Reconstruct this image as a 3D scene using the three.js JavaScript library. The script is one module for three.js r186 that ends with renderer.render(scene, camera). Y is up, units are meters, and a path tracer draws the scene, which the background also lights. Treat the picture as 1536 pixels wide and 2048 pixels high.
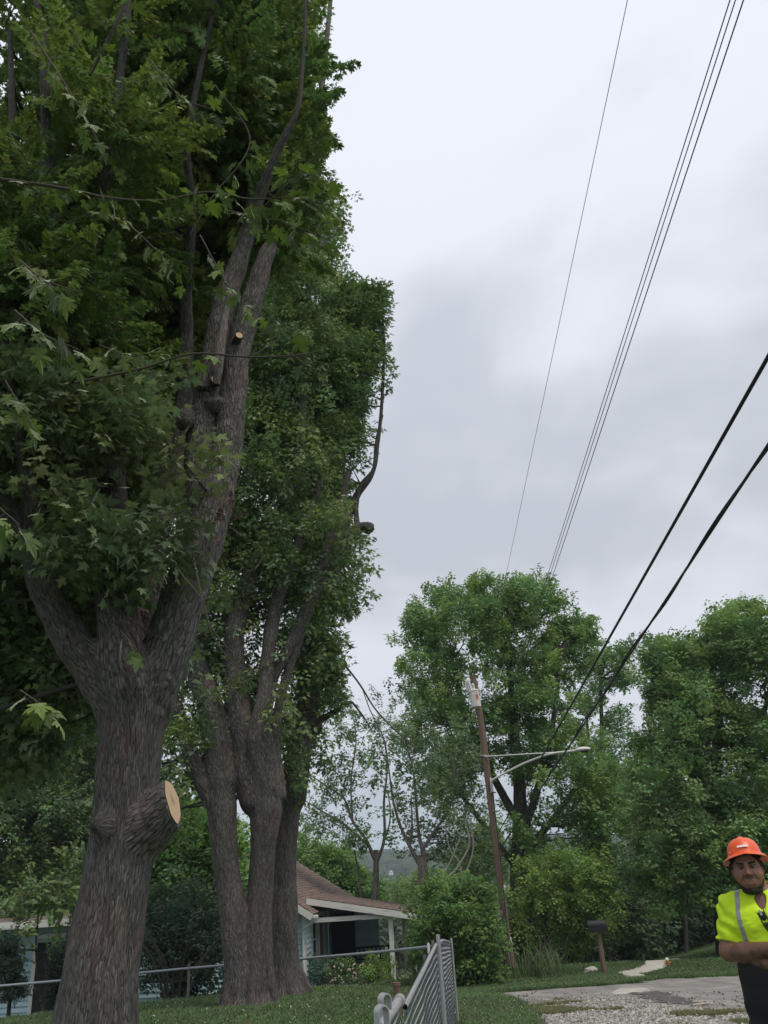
import * as THREE from 'three';
import { mergeGeometries, mergeVertices } from 'three/addons/utils/BufferGeometryUtils.js';
import { ImprovedNoise } from 'three/addons/math/ImprovedNoise.js';
import { RoundedBoxGeometry } from 'three/addons/geometries/RoundedBoxGeometry.js';

// ---------------------------------------------------------------- camera, sky, sun, exposure
const scene = new THREE.Scene();
const FOCAL = 1607;                                   // focal length in pixels of the 1536 x 2048 photograph
const camera = new THREE.PerspectiveCamera(2 * Math.atan(1024 / FOCAL) * 180 / Math.PI, 0.75, 0.05, 6000);
camera.position.set(0, 1.65, 0);
camera.rotation.order = 'YXZ';
camera.rotation.set(23.9 * Math.PI / 180, 0, -0.067);  // phone tilted up, and a little clockwise
camera.updateMatrixWorld(true);
const renderer = new THREE.WebGLRenderer({ antialias: true });
renderer.setSize(768, 1024);
renderer.toneMapping = THREE.LinearToneMapping;
renderer.toneMappingExposure = 1.25;
renderer.shadowMap.enabled = true;

function mulberry(a) {
  return () => { a |= 0; a = a + 0x6D2B79F5 | 0; let t = Math.imul(a ^ a >>> 15, 1 | a); t = t + Math.imul(t ^ t >>> 7, 61 | t) ^ t; return ((t ^ t >>> 14) >>> 0) / 4294967296; };
}
const perlin = new ImprovedNoise();
const N3 = (x, y, z) => perlin.noise(x + 131.7, y + 71.3, z + 17.9);
function fbm(x, y, z, o = 4) { let s = 0, a = 0.5; for (let i = 0; i < o; i++) { s += a * N3(x, y, z); x *= 2.03; y *= 2.03; z *= 2.03; a *= 0.5; } return s; }
const V = (x, y, z) => new THREE.Vector3(x, y, z);
const clamp = (x, a = 0, b = 1) => Math.min(b, Math.max(a, x));
const lerp = (a, b, t) => a + (b - a) * t;
const smooth = (a, b, x) => { const t = clamp((x - a) / (b - a)); return t * t * (3 - 2 * t); };

{ // overcast sky: layered stratus, brighter overhead, cooler and bluer in the low gap under the cloud deck
  const W = 1024, H = 512, data = new Float32Array(W * H * 4);
  for (let j = 0; j < H; j++) {
    const el = ((j + 0.5) / H - 0.5) * Math.PI, y = Math.sin(el), c = Math.cos(el);
    for (let i = 0; i < W; i++) {
      const az = ((i + 0.5) / W - 0.5) * 2 * Math.PI, x = c * Math.cos(az), z = c * Math.sin(az);
      const k = 1 / (Math.max(y, 0) + 0.62), px = x * k + 26.36, pz = z * k + 46.12;         // cloud deck
      const wx = fbm(px * 1.1 + 5, pz * 1.1, 3.1, 3), wz = fbm(px * 1.1, pz * 1.1 + 9, 7.7, 3);
      let n = fbm(px * 1.7 + wx * 0.9, pz * 1.7 + wz * 0.9, y * 1.6 + 2.3, 5) * 1.0 + fbm(px * 5 + wx, pz * 5, y * 5, 4) * 0.22;
      n += fbm(px * 4.2 + wz * 2.2, pz * 4.2 + wx * 2.2, y * 3.0 + 8, 5) * 0.62;
      n = clamp((n + 0.05) * 1.75 + 0.52);
      let L = lerp(0.50, 0.675, smooth(0.05, 0.95, n));
      L *= lerp(0.93, 1.12, smooth(0.1, 1.0, y));
      let r = L * lerp(0.925, 0.95, n), g = L * 0.985, b = L * lerp(1.11, 1.09, n);
      const gap = smooth(0.17, 0.0, y);                                      // clear strip near the horizon
      r = lerp(r, 0.40, gap * 0.75); g = lerp(g, 0.475, gap * 0.75); b = lerp(b, 0.53, gap * 0.75);
      if (y < 0) { const d = smooth(0, -0.25, y); r = lerp(r, 0.07, d); g = lerp(g, 0.075, d); b = lerp(b, 0.055, d); }
      const o = (j * W + i) * 4; data[o] = r; data[o + 1] = g; data[o + 2] = b; data[o + 3] = 1;
    }
  }
  const sky = new THREE.DataTexture(data, W, H, THREE.RGBAFormat, THREE.FloatType);
  sky.mapping = THREE.EquirectangularReflectionMapping; sky.magFilter = THREE.LinearFilter; sky.needsUpdate = true;
  scene.background = sky; scene.environment = sky;
}
const sun = new THREE.DirectionalLight(0xfff4e4, 1.5);
sun.position.set(14, 40, 16);
sun.shadow.radius = 40;
sun.castShadow = true;
sun.shadow.mapSize.set(2048, 2048);
sun.shadow.camera.left = -45; sun.shadow.camera.right = 45; sun.shadow.camera.top = 45; sun.shadow.camera.bottom = -45; sun.shadow.camera.far = 140;
sun.name = 'sun';
scene.add(sun);

// ---------------------------------------------------------------- points seen through a pixel of the photograph, at a horizontal distance d
const FWD = V(0, 0, -1).applyQuaternion(camera.quaternion), EYE = camera.position.clone();
function ray(x, y) { return V((x - 768) / FOCAL, (1024 - y) / FOCAL, -1).applyQuaternion(camera.quaternion).normalize(); }
function at(x, y, d) { const r = ray(x, y); return EYE.clone().addScaledVector(r, d / Math.hypot(r.x, r.z)); }
function mpp(x, y, d) { const r = ray(x, y); return d / Math.hypot(r.x, r.z) * r.dot(FWD) / FOCAL; }   // metres that one pixel spans there

const FAR_PROFILE = [[50, -3.5], [80, -6.5], [150, -14], [300, -25], [450, -22], [700, -6], [900, 9], [1200, 20], [2000, 20], [5000, 0]];
const YARD = [[0, 0], [4, 0], [8, -0.03], [14, -0.15], [15, -0.25], [16.5, -0.33], [19, -0.52], [22, -0.86], [29.3, -1.85], [35, -2.4], ...FAR_PROFILE];    // the lawn and the house
const STREET = [[0, 0], [4, -0.05], [8, -0.14], [13, -0.45], [20, -1.0], [24, -1.3], [26, -1.34], [27, -1.24], [29, -1.47], [32, -1.78], [45, -3.25], ...FAR_PROFILE];   // the road side
function along(pr, D) { let k = 0; while (k < pr.length - 2 && pr[k + 1][0] < D) k++; const a = pr[k], b = pr[k + 1]; return lerp(a[1], b[1], clamp((D - a[0]) / (b[0] - a[0]))); }
function ground(x, z) {
  const D = z < 0 ? Math.hypot(x, z) * smooth(0, 1, -z / 2) : 0;
  let h = lerp(along(YARD, D), along(STREET, D), smooth(-0.10, 0.05, x / Math.max(0.5, -z)));
  h += 0.95 * smooth(0.24, 0.40, x / Math.max(0.5, -z)) * smooth(28, 42, D) * smooth(70, 50, D);
  h += fbm(x * 0.16, z * 0.16, 2, 3) * 0.05 * smooth(5, 12, D) + fbm(x * 0.011, z * 0.011, 6, 3) * 5 * smooth(60, 250, D) + fbm(x * 0.004, z * 0.004, 9, 3) * 26 * smooth(350, 900, D);
  return h;
}
function onGround(x, y) {                                                    // where the ray through a pixel meets the ground
  const r = ray(x, y); let t = 0.5, p = EYE.clone();
  for (let i = 0; i < 4000; i++) { const q = EYE.clone().addScaledVector(r, t); if (q.y < ground(q.x, q.z)) break; p = q; t += Math.max(0.01, t * 0.004); }
  p.y = ground(p.x, p.z); return p;
}
const gAt = (x, y, d) => { const p = at(x, y, d); p.y = ground(p.x, p.z); return p; };
const dist = (p) => Math.hypot(p.x, p.z);

// ---------------------------------------------------------------- naming and tagging
const used = new Map();
function numbered(n) { const k = used.get(n) ?? 0; used.set(n, k + 1); return k ? n + '_' + String(k).padStart(3, '0') : n; }
function tag(o, label, category, group, kind) { if (label) o.userData.label = label; if (category) o.userData.category = category; if (group) o.userData.group = group; if (kind) o.userData.kind = kind; return o; }
function thing(name, label, category, pos = V(0, 0, 0), turn = 0, group) {
  const o = new THREE.Group(); o.name = numbered(name); o.position.copy(pos); o.rotation.y = turn; scene.add(o); return tag(o, label, category, group);
}
function mesh(name, geo, mat, parent = scene, kind) {
  const m = new THREE.Mesh(Array.isArray(geo) ? merge(geo) : geo, mat); m.name = parent === scene ? numbered(name) : name; m.castShadow = m.receiveShadow = true; parent.add(m); if (kind) m.userData.kind = kind; return m;
}
function merge(list) {
  const l = list.map((g) => { let q = g.index ? g.toNonIndexed() : g; return q; });
  const keep = ['position', 'normal', 'uv', 'color'].filter((k) => l.every((g) => g.attributes[k]));
  for (const g of l) for (const k of Object.keys(g.attributes)) if (!keep.includes(k)) g.deleteAttribute(k);
  return mergeGeometries(l);
}
function local(geo, o) { o.updateMatrixWorld(true); return geo.applyMatrix4(o.matrixWorld.clone().invert()); }
const box = (w, h, d, x = 0, y = 0, z = 0, r = 0) => { const g = r ? new RoundedBoxGeometry(w, h, d, 2, r) : new THREE.BoxGeometry(w, h, d); g.translate(x, y, z); return g; };
scene.fog = new THREE.FogExp2(0xb9c6cf, 0.0004);
// ---------------------------------------------------------------- textures and materials
const toS = (c) => (c <= 0.0031308 ? 12.92 * c : 1.055 * Math.pow(c, 1 / 2.4) - 0.055);
function tex(w, h, f, color = true) {              // f(u, v) -> [r, g, b] linear, or a number
  const d = new Uint8Array(w * h * 4);
  for (let j = 0; j < h; j++) for (let i = 0; i < w; i++) {
    let c = f(i / w, j / h); if (typeof c === 'number') c = [c, c, c];
    const o = (j * w + i) * 4;
    for (let k = 0; k < 3; k++) d[o + k] = 255 * clamp(color ? toS(clamp(c[k])) : c[k]);
    d[o + 3] = 255;
  }
  const t = new THREE.DataTexture(d, w, h, THREE.RGBAFormat); t.wrapS = t.wrapT = THREE.RepeatWrapping; t.magFilter = THREE.LinearFilter;
  if (color) t.colorSpace = THREE.SRGBColorSpace; t.needsUpdate = true; return t;
}
// noise that repeats over a unit square: mapped on a torus
function tnoise(u, v, fu, fv, s = 0) { const a = u * 2 * Math.PI, b = v * 2 * Math.PI, ru = fu / (2 * Math.PI), rv = fv / (2 * Math.PI); return N3(Math.cos(a) * ru + s, Math.sin(a) * ru + Math.cos(b) * rv * 0.77, Math.sin(b) * rv + Math.cos(a) * ru * 0.31); }
function tfbm(u, v, fu, fv, s, o = 4) { let r = 0, k = 0.5; for (let i = 0; i < o; i++) { r += k * tnoise(u, v, fu, fv, s + i * 7.7); fu *= 2; fv *= 2; k *= 0.5; } return r; }
function makeBark(seed, plates) {                  // cells stretched along the trunk: flaky plates between dark furrows
  const r = mulberry(seed), nu = plates, nv = Math.round(plates / 3), pts = [];
  for (let j = 0; j < nv; j++) for (let i = 0; i < nu; i++) pts.push([(i + r() * 0.95) / nu, (j + r() * 0.95 + (i % 2) * 0.5) / nv, r()]);
  const S = 768, hgt = new Float32Array(S * S), tone = new Float32Array(S * S);
  for (let y = 0; y < S; y++) for (let x = 0; x < S; x++) {
    let u = x / S, v = y / S;
    const u0 = u, v0 = v; u += tfbm(u0, v0, 14, 7, 3 + seed, 4) * 0.045; v += tfbm(u0, v0, 12, 12, 9 + seed, 3) * 0.07;
    const ci = Math.floor(u * nu), cj = Math.floor(v * nv); let d1 = 9, d2 = 9, t1 = 0;
    for (let b = -2; b <= 2; b++) for (let a = -2; a <= 2; a++) {
      const i = ((ci + a) % nu + nu) % nu, j = ((cj + b) % nv + nv) % nv, p = pts[j * nu + i];
      const dx = (u - p[0] - Math.round(u - p[0])) * nu, dy = (v - p[1] - Math.round(v - p[1])) * nv * 0.92, d = Math.sqrt(dx * dx + dy * dy);
      if (d < d1) { d2 = d1; d1 = d; t1 = p[2]; } else if (d < d2) d2 = d;
    }
    const edge = smooth(0.0, 0.5, d2 - d1), fine = tfbm(u0, v0, 90, 26, 21, 3), rid = 1 - Math.abs(tfbm(u0 + fine * 0.01, v0, 46, 9, 35 + seed, 3)) * 2.4;
    hgt[y * S + x] = clamp(edge * (0.26 + 0.24 * t1) + rid * 0.34 + fine * 0.7 + 0.02); tone[y * S + x] = t1;
  }
  const bump = tex(S, S, (u, v) => hgt[Math.floor(v * S) * S + Math.floor(u * S)], false);
  const map = tex(S, S, (u, v) => {
    const k = Math.floor(v * S) * S + Math.floor(u * S), h = hgt[k], t = tone[k], big = tfbm(u, v, 3, 2, 40, 3), moss = smooth(0.1, 0.5, tfbm(u, v, 5, 3, 60, 3));
    const L = lerp(0.020, 0.200, h) * (0.82 + 0.30 * t) * (1 + big * 0.7);
    const red = smooth(0.05, 0.35, tfbm(u, v, 4, 3, 80, 3)); return [L * lerp(1.0, 1.14, red), L * lerp(0.94, 0.97, moss) * lerp(1, 0.95, red), L * lerp(0.88, 0.82, moss) * lerp(1, 0.93, red)];
  });
  return { map, bump };
}
const B1 = makeBark(5, 36), B2 = makeBark(11, 28);
const MAT = {};
const std = (o) => new THREE.MeshStandardMaterial({ roughness: 0.9, ...o });
const rgb = (r, g, b) => new THREE.Color().setRGB(r, g, b);
MAT.bark = std({ map: B1.map, bumpMap: B1.bump, bumpScale: 0.016, roughness: 0.95 });
MAT.barkGrey = std({ map: B2.map, bumpMap: B2.bump, bumpScale: 0.012, roughness: 0.95, color: rgb(1.8, 1.75, 1.7) });
MAT.barkDark = std({ map: B2.map, bumpMap: B2.bump, bumpScale: 0.012, color: rgb(0.75, 0.72, 0.68) });
MAT.twig = std({ color: rgb(0.075, 0.062, 0.05) });
MAT.deadTwig = std({ color: rgb(0.24, 0.22, 0.20) });
MAT.leaf = new THREE.MeshPhysicalMaterial({ color: 0xffffff, vertexColors: true, roughness: 0.93, transmission: 0.42, thickness: 0, specularIntensity: 0.6, side: THREE.DoubleSide });
MAT.leafGloss = new THREE.MeshStandardMaterial({ color: 0xffffff, vertexColors: true, roughness: 0.55, side: THREE.DoubleSide });
MAT.cutWood = std({
  map: tex(256, 256, (u, v) => {
    const x = u - 0.48, y = v - 0.53, r = Math.hypot(x, y) + tfbm(u, v, 6, 6, 2, 3) * 0.02, ring = 0.5 + 0.5 * Math.sin(r * 190), heart = smooth(0.2, 0.02, r);
    const crack = smooth(0.985, 1, Math.cos(Math.atan2(y, x) * 3 + 1)) * smooth(0.3, 0.1, r);
    const L = (0.82 + 0.18 * ring) * (1 + 0.10 * Math.sin(v * 150 + u * 40)) * (1 - 0.35 * heart) * (1 - 0.5 * crack) * (1 + tfbm(u, v, 30, 8, 8, 3) * 0.4);
    return [0.60 * L, 0.43 * L, 0.27 * L];
  }), roughness: 0.8,
});
MAT.paleWood = std({ color: rgb(0.40, 0.33, 0.25) });
const grassTex = tex(1024, 1024, (u, v) => {
  const n = tfbm(u, v, 90, 90, 1, 3), m = tfbm(u, v, 7, 7, 5, 4), d = smooth(0.12, 0.42, tfbm(u, v, 13, 13, 33, 3));
  const L = 1 + n * 0.9 + m * 0.5;
  return [lerp(0.045, 0.085, d) * L, lerp(0.085, 0.088, d) * L, lerp(0.022, 0.035, d) * L];
});
MAT.ground = std({ map: grassTex, bumpMap: grassTex, bumpScale: 0.04, roughness: 1 });
const asph = tex(1024, 1024, (u, v) => { const n = tfbm(u, v, 220, 220, 1, 2), m = tfbm(u, v, 6, 6, 4, 4), s = smooth(0.26, 0.34, tfbm(u, v, 260, 260, 12, 2)); const L = (0.205 + n * 0.12 + m * 0.16) + s * 0.2; return [L * 1.05, L * 0.98, L * 0.91]; });
MAT.asphalt = std({ map: asph, bumpMap: asph, bumpScale: 0.012, roughness: 0.95 });
const grv = tex(1024, 1024, (u, v) => { const n = tfbm(u, v, 130, 130, 1, 3), m = tfbm(u, v, 8, 8, 4, 3); const L = clamp(0.24 + n * 0.5 + m * 0.12, 0.05, 0.6); return [L * 0.82, L * 0.76, L * 0.66]; });
MAT.gravel = std({ map: grv, bumpMap: grv, bumpScale: 0.03, roughness: 1 });
const conc = tex(512, 512, (u, v) => { const L = 0.40 + tfbm(u, v, 120, 120, 1, 2) * 0.1 + tfbm(u, v, 5, 5, 3, 4) * 0.16; return [L, L * 0.95, L * 0.84]; });
MAT.concrete = std({ map: conc, roughness: 0.95 });
const steelT = tex(256, 256, (u, v) => { const L = 0.34 + tfbm(u, v, 14, 14, 2, 4) * 0.22; return [L, L * 1.01, L * 1.03]; });
MAT.galv = std({ map: steelT, metalness: 0.35, roughness: 0.62 });
MAT.wire = std({ color: rgb(0.30, 0.325, 0.35), metalness: 0.3, roughness: 0.6 });
MAT.cable = std({ color: rgb(0.022, 0.023, 0.026), roughness: 0.6 });
MAT.conductor = std({ color: rgb(0.11, 0.11, 0.12), roughness: 0.6, metalness: 0.2 });
const sidT = tex(512, 256, (u, v) => { const L = 1 + tfbm(u, v, 4, 3, 3, 4) * 0.28 + tfbm(u, v, 90, 12, 6, 2) * 0.10; return [0.36 * L, 0.50 * L, 0.545 * L]; });
MAT.siding = std({ map: sidT, roughness: 0.7 });
const whiteT = tex(512, 256, (u, v) => { const d = smooth(0.16, 0.4, tfbm(u, v, 6, 5, 3, 4)), L = 1 - 0.45 * d + tfbm(u, v, 60, 60, 9, 2) * 0.06; return [0.66 * L, 0.655 * L, 0.63 * L]; });
MAT.white = std({ map: whiteT, roughness: 0.65 });
const shT = tex(512, 512, (u, v) => { const L = 1 + tfbm(u, v, 160, 160, 3, 2) * 0.7 + tfbm(u, v, 7, 7, 6, 3) * 0.35; return [0.150 * L, 0.108 * L, 0.088 * L]; });
MAT.shingle = [0.82, 1.0, 1.2].map((k) => std({ map: shT, roughness: 0.95, color: rgb(k, k * 0.98, k * 0.97) }));
MAT.dark = std({ color: rgb(0.012, 0.013, 0.014), roughness: 0.8 });
MAT.glass = new THREE.MeshPhysicalMaterial({ color: rgb(0.05, 0.06, 0.06), roughness: 0.08, metalness: 0, specularIntensity: 1 });
const poleT = tex(512, 512, (u, v) => { const g = tfbm(u, v, 70, 3, 3, 4), c = smooth(0.22, 0.36, tfbm(u, v, 40, 2, 8, 3)), L = (1 + g * 0.9) * (1 - 0.6 * c); return [0.165 * L, 0.112 * L, 0.085 * L]; });
MAT.pole = std({ map: poleT, bumpMap: poleT, bumpScale: 0.02, roughness: 0.9 });
const weatherT = tex(512, 512, (u, v) => { const g = tfbm(u, v, 60, 3, 3, 4), c = smooth(0.2, 0.34, tfbm(u, v, 36, 2, 8, 3)), L = (1 + g * 0.8) * (1 - 0.5 * c); return [0.21 * L, 0.185 * L, 0.155 * L]; });
MAT.oldWood = std({ map: weatherT, bumpMap: weatherT, bumpScale: 0.012 });
// ---------------------------------------------------------------- the setting: ground sheet, road, gravel, walk
{ // one sheet out to the far hills, finer in front of the camera
  const az = [], rad = [0];
  for (let a = -180; a < 180;) { az.push(a * Math.PI / 180); a += Math.abs(a) < 40 ? 1 : 5; }
  for (let r = 1.2; r < 5200; r *= r < 60 ? 1.035 : 1.06) rad.push(r);
  const p = [], uv = [], ix = [], n = az.length;
  for (const r of rad) for (const a of az) { const x = Math.sin(a) * r, z = -Math.cos(a) * r; p.push(x, ground(x, z), z); uv.push(x / 5, z / 5); }
  for (let i = 0; i < rad.length - 1; i++) for (let j = 0; j < n; j++) { const a = i * n + j, b = i * n + (j + 1) % n, c = a + n, d = b + n; ix.push(a, b, c, b, d, c); }
  const g = new THREE.BufferGeometry(); g.setAttribute('position', new THREE.Float32BufferAttribute(p, 3)); g.setAttribute('uv', new THREE.Float32BufferAttribute(uv, 2)); g.setIndex(ix); g.computeVertexNormals();
  tag(mesh('lawn', g, MAT.ground), 'green lawn sloping away downhill under the trees and past the road', null, null, 'structure');
}
const inside = (poly, x, z) => { let s = false; for (let i = 0, j = poly.length - 1; i < poly.length; j = i++) { const a = poly[i], b = poly[j]; if ((a.z > z) !== (b.z > z) && x < (b.x - a.x) * (z - a.z) / (b.z - a.z) + a.x) s = !s; } return s; };
// a sheet over the ground inside an outline, its edge made ragged by noise
function sheet(poly, cell, lift, rag, uvs = 2, seed = 0) {
  let x0 = 1e9, x1 = -1e9, z0 = 1e9, z1 = -1e9; for (const q of poly) { x0 = Math.min(x0, q.x); x1 = Math.max(x1, q.x); z0 = Math.min(z0, q.z); z1 = Math.max(z1, q.z); }
  const nx = Math.ceil((x1 - x0 + 2) / cell), nz = Math.ceil((z1 - z0 + 2) / cell), p = [], uv = [], ix = [], id = new Map();
  const vert = (i, j) => { const k = i * 10000 + j; if (!id.has(k)) { const x = x0 - 1 + i * cell, z = z0 - 1 + j * cell; id.set(k, p.length / 3); p.push(x, ground(x, z) + lift, z); uv.push(x / uvs, z / uvs); } return id.get(k); };
  for (let i = 0; i < nx; i++) for (let j = 0; j < nz; j++) {
    const x = x0 - 1 + (i + 0.5) * cell, z = z0 - 1 + (j + 0.5) * cell, e = rag * fbm(x * 1.3, z * 1.3, seed, 3), f = rag * fbm(x * 1.3 + 50, z * 1.3, seed, 3);
    if (inside(poly, x + e, z + f)) { const a = vert(i, j), b = vert(i + 1, j), c = vert(i, j + 1), d = vert(i + 1, j + 1); ix.push(a, c, b, b, c, d); }
  }
  const g = new THREE.BufferGeometry(); g.setAttribute('position', new THREE.Float32BufferAttribute(p, 3)); g.setAttribute('uv', new THREE.Float32BufferAttribute(uv, 2)); g.setIndex(ix); g.computeVertexNormals(); return g;
}
const G = (l) => l.map(([x, y]) => onGround(x, y));
const ROAD = G([[985, 1988], [1060, 1982], [1160, 1975], [1240, 1970], [1330, 1958], [1465, 1953], [1640, 1938], [2050, 1915], [2050, 2330], [1200, 2330], [1100, 2120], [1075, 2035], [1040, 2005]]);
tag(mesh('road', sheet(ROAD, 0.09, 0.012, 0.9, 2.5, 3), MAT.asphalt), 'worn grey brown asphalt road crossing behind the worker', null, null, 'structure');
const GRAVEL = G([[1062, 2003], [1110, 2000], [1180, 1996], [1235, 1998], [1290, 2012], [1380, 2016], [1470, 2022], [1640, 2030], [1640, 2400], [1180, 2400], [1085, 2100], [1062, 2040]]);
tag(mesh('gravel_drive', sheet(GRAVEL, 0.06, 0.024, 0.8, 1.6, 8), MAT.gravel), 'pale crushed stone driveway apron at the bottom right', null, null, 'structure');
const WALK = G([[1236, 1949], [1258, 1961], [1334, 1937], [1366, 1922], [1346, 1921], [1290, 1934]]);
tag(mesh('concrete_walk', sheet(WALK, 0.05, 0.07, 0.0, 2, 5), MAT.concrete), 'pale concrete footpath climbing the grass bank beyond the road', null, null, 'structure');
const PATCH = G([[1268, 1986], [1300, 1984], [1345, 1990], [1385, 2004], [1400, 2012], [1350, 2010], [1300, 2002]]);
tag(mesh('road_patch', sheet(PATCH, 0.06, 0.02, 0.5, 1.4, 4), std({ map: asph, color: rgb(0.38, 0.37, 0.37), roughness: 0.9 })), 'dark crumbled hollow in the asphalt beside the pale lump', null, null, 'structure');
// ---------------------------------------------------------------- trees
// a tapering limb through points {p, r}, its surface lumpy, uv in metres
function limbGeo(pts, { seg = 12, step = 0.12, lump = 0.08, seed = 1, cap = true, flare = 0 } = {}) {
  const curve = new THREE.CatmullRomCurve3(pts.map((q) => q.p), false, 'centripetal'), L = curve.getLength(), n = Math.max(3, Math.min(220, Math.round(L / step)));
  const cum = [0]; for (let i = 1; i < pts.length; i++) cum.push(cum[i - 1] + pts[i].p.distanceTo(pts[i - 1].p));
  const rad = (t) => { const s = t * cum[cum.length - 1]; let k = 0; while (k < cum.length - 2 && cum[k + 1] < s) k++; const u = clamp((s - cum[k]) / (cum[k + 1] - cum[k] || 1)), w = u * u * (3 - 2 * u) * 0.5 + u * 0.5; return lerp(pts[k].r, pts[k + 1].r, w); };
  const P = [], UV = [], IX = [], mid = rad(0.3), rep = Math.max(1, Math.round(2 * Math.PI * mid / 1.0)) ;
  let T0 = curve.getTangentAt(0), nrm = V(1, 0, 0).addScaledVector(T0, -T0.x).normalize(), v = 0, prev = null;
  for (let i = 0; i <= n; i++) {
    const t = i / n, c = curve.getPointAt(t), T = curve.getTangentAt(t);
    nrm.addScaledVector(T, -nrm.dot(T)).normalize(); const bn = T.clone().cross(nrm), r = rad(t);
    if (prev) v += c.distanceTo(prev); prev = c;
    for (let j = 0; j <= seg; j++) {
      const a = j % seg / seg * 2 * Math.PI, dx = Math.cos(a), dy = Math.sin(a), d = nrm.clone().multiplyScalar(dx).addScaledVector(bn, dy);
      const q = c.clone().addScaledVector(d, r), k = 0.9 / Math.max(r, 0.04);
      let m = 1 + lump * 2.2 * fbm(q.x * k * 0.55 + seed, q.y * k * 0.28, q.z * k * 0.55, 3);
      if (flare) m += flare * smooth(0.9, 0, v) * (0.75 + 0.6 * Math.sin(a * 5 + seed) + 0.3 * Math.sin(a * 3 + 2));
      q.copy(c).addScaledVector(d, r * m); P.push(q.x, q.y, q.z); UV.push(j / seg * rep, v / 1.3 + seed * 0.37);
    }
  }
  for (let i = 0; i < n; i++) for (let j = 0; j < seg; j++) { const a = i * (seg + 1) + j, b = a + 1, c = a + seg + 1, d = c + 1; IX.push(a, b, c, b, d, c); }
  if (cap) { const e = pts[pts.length - 1].p, k = P.length / 3; P.push(e.x, e.y, e.z); UV.push(0.5, v / 1.3); for (let j = 0; j < seg; j++) IX.push(k, n * (seg + 1) + j + 1, n * (seg + 1) + j); for (let q = 0; q < 0; q++); }
  const g = new THREE.BufferGeometry(); g.setAttribute('position', new THREE.Float32BufferAttribute(P, 3)); g.setAttribute('uv', new THREE.Float32BufferAttribute(UV, 2)); g.setIndex(IX); g.computeVertexNormals();
  { // close the seam's shading
    const N = g.attributes.normal; for (let i = 0; i <= n; i++) { const a = i * (seg + 1), b = a + seg; const x = N.getX(a) + N.getX(b), y = N.getY(a) + N.getY(b), z = N.getZ(a) + N.getZ(b), l = Math.hypot(x, y, z) || 1; N.setXYZ(a, x / l, y / l, z / l); N.setXYZ(b, x / l, y / l, z / l); }
  }
  return g;
}
const seen = ([x, y, d, w]) => ({ p: at(x, y, d), r: w / 2 * mpp(x, y, d) });      // a limb point as the photograph shows it: pixel, distance, width in pixels
// naive surface nets over a signed distance
function surface(f, lo, hi, h, color) {
  const n = [0, 1, 2].map((k) => Math.ceil((hi[k] - lo[k]) / h) + 1), F = new Float32Array(n[0] * n[1] * n[2]), id = (i, j, k) => (k * n[1] + j) * n[0] + i;
  for (let k = 0; k < n[2]; k++) for (let j = 0; j < n[1]; j++) for (let i = 0; i < n[0]; i++) F[id(i, j, k)] = f(lo[0] + i * h, lo[1] + j * h, lo[2] + k * h);
  const P = [], IX = [], at3 = new Int32Array(F.length).fill(-1), C = [];
  for (let k = 0; k < n[2] - 1; k++) for (let j = 0; j < n[1] - 1; j++) for (let i = 0; i < n[0] - 1; i++) {
    let m = 0; const v = []; for (let c = 0; c < 8; c++) { const q = F[id(i + (c & 1), j + (c >> 1 & 1), k + (c >> 2))]; v.push(q); if (q < 0) m |= 1 << c; }
    if (m === 0 || m === 255) continue; let x = 0, y = 0, z = 0, w = 0;
    for (let a = 0; a < 8; a++) for (const b of [a | 1, a | 2, a | 4]) if (b !== a && (v[a] < 0) !== (v[b] < 0)) { const t = v[a] / (v[a] - v[b]); x += lerp(a & 1, b & 1, t); y += lerp(a >> 1 & 1, b >> 1 & 1, t); z += lerp(a >> 2, b >> 2, t); w++; }
    at3[id(i, j, k)] = P.length / 3; P.push(lo[0] + (i + x / w) * h, lo[1] + (j + y / w) * h, lo[2] + (k + z / w) * h);
  }
  const quad = (a, b, c, d, flip) => { if (a < 0 || b < 0 || c < 0 || d < 0) return; if (flip) IX.push(a, c, b, a, d, c); else IX.push(a, b, c, a, c, d); };
  for (let k = 1; k < n[2] - 1; k++) for (let j = 1; j < n[1] - 1; j++) for (let i = 1; i < n[0] - 1; i++) {
    const s = F[id(i, j, k)] < 0;
    if (s !== F[id(i + 1, j, k)] < 0) quad(at3[id(i, j - 1, k - 1)], at3[id(i, j, k - 1)], at3[id(i, j, k)], at3[id(i, j - 1, k)], !s);
    if (s !== F[id(i, j + 1, k)] < 0) quad(at3[id(i - 1, j, k - 1)], at3[id(i - 1, j, k)], at3[id(i, j, k)], at3[id(i, j, k - 1)], !s);
    if (s !== F[id(i, j, k + 1)] < 0) quad(at3[id(i - 1, j - 1, k)], at3[id(i, j - 1, k)], at3[id(i, j, k)], at3[id(i - 1, j, k)], !s);
  }
  const N = [], e = h * 0.5; for (let i = 0; i < P.length; i += 3) { const [x, y, z] = [P[i], P[i + 1], P[i + 2]], a = f(x + e, y, z) - f(x - e, y, z), b = f(x, y + e, z) - f(x, y - e, z), c = f(x, y, z + e) - f(x, y, z - e), l = Math.hypot(a, b, c) || 1; N.push(a / l, b / l, c / l); if (color) C.push(...color(x, y, z)); }
  const g = new THREE.BufferGeometry(); g.setAttribute('position', new THREE.Float32BufferAttribute(P, 3)); g.setAttribute('normal', new THREE.Float32BufferAttribute(N, 3)); if (color) g.setAttribute('color', new THREE.Float32BufferAttribute(C, 3)); g.setIndex(IX); return g;
}
const smin = (a, b, k) => { const h = clamp(0.5 + 0.5 * (b - a) / k); return lerp(b, a, h) - k * h * (1 - h); };
const smax = (a, b, k) => -smin(-a, -b, k);
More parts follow.
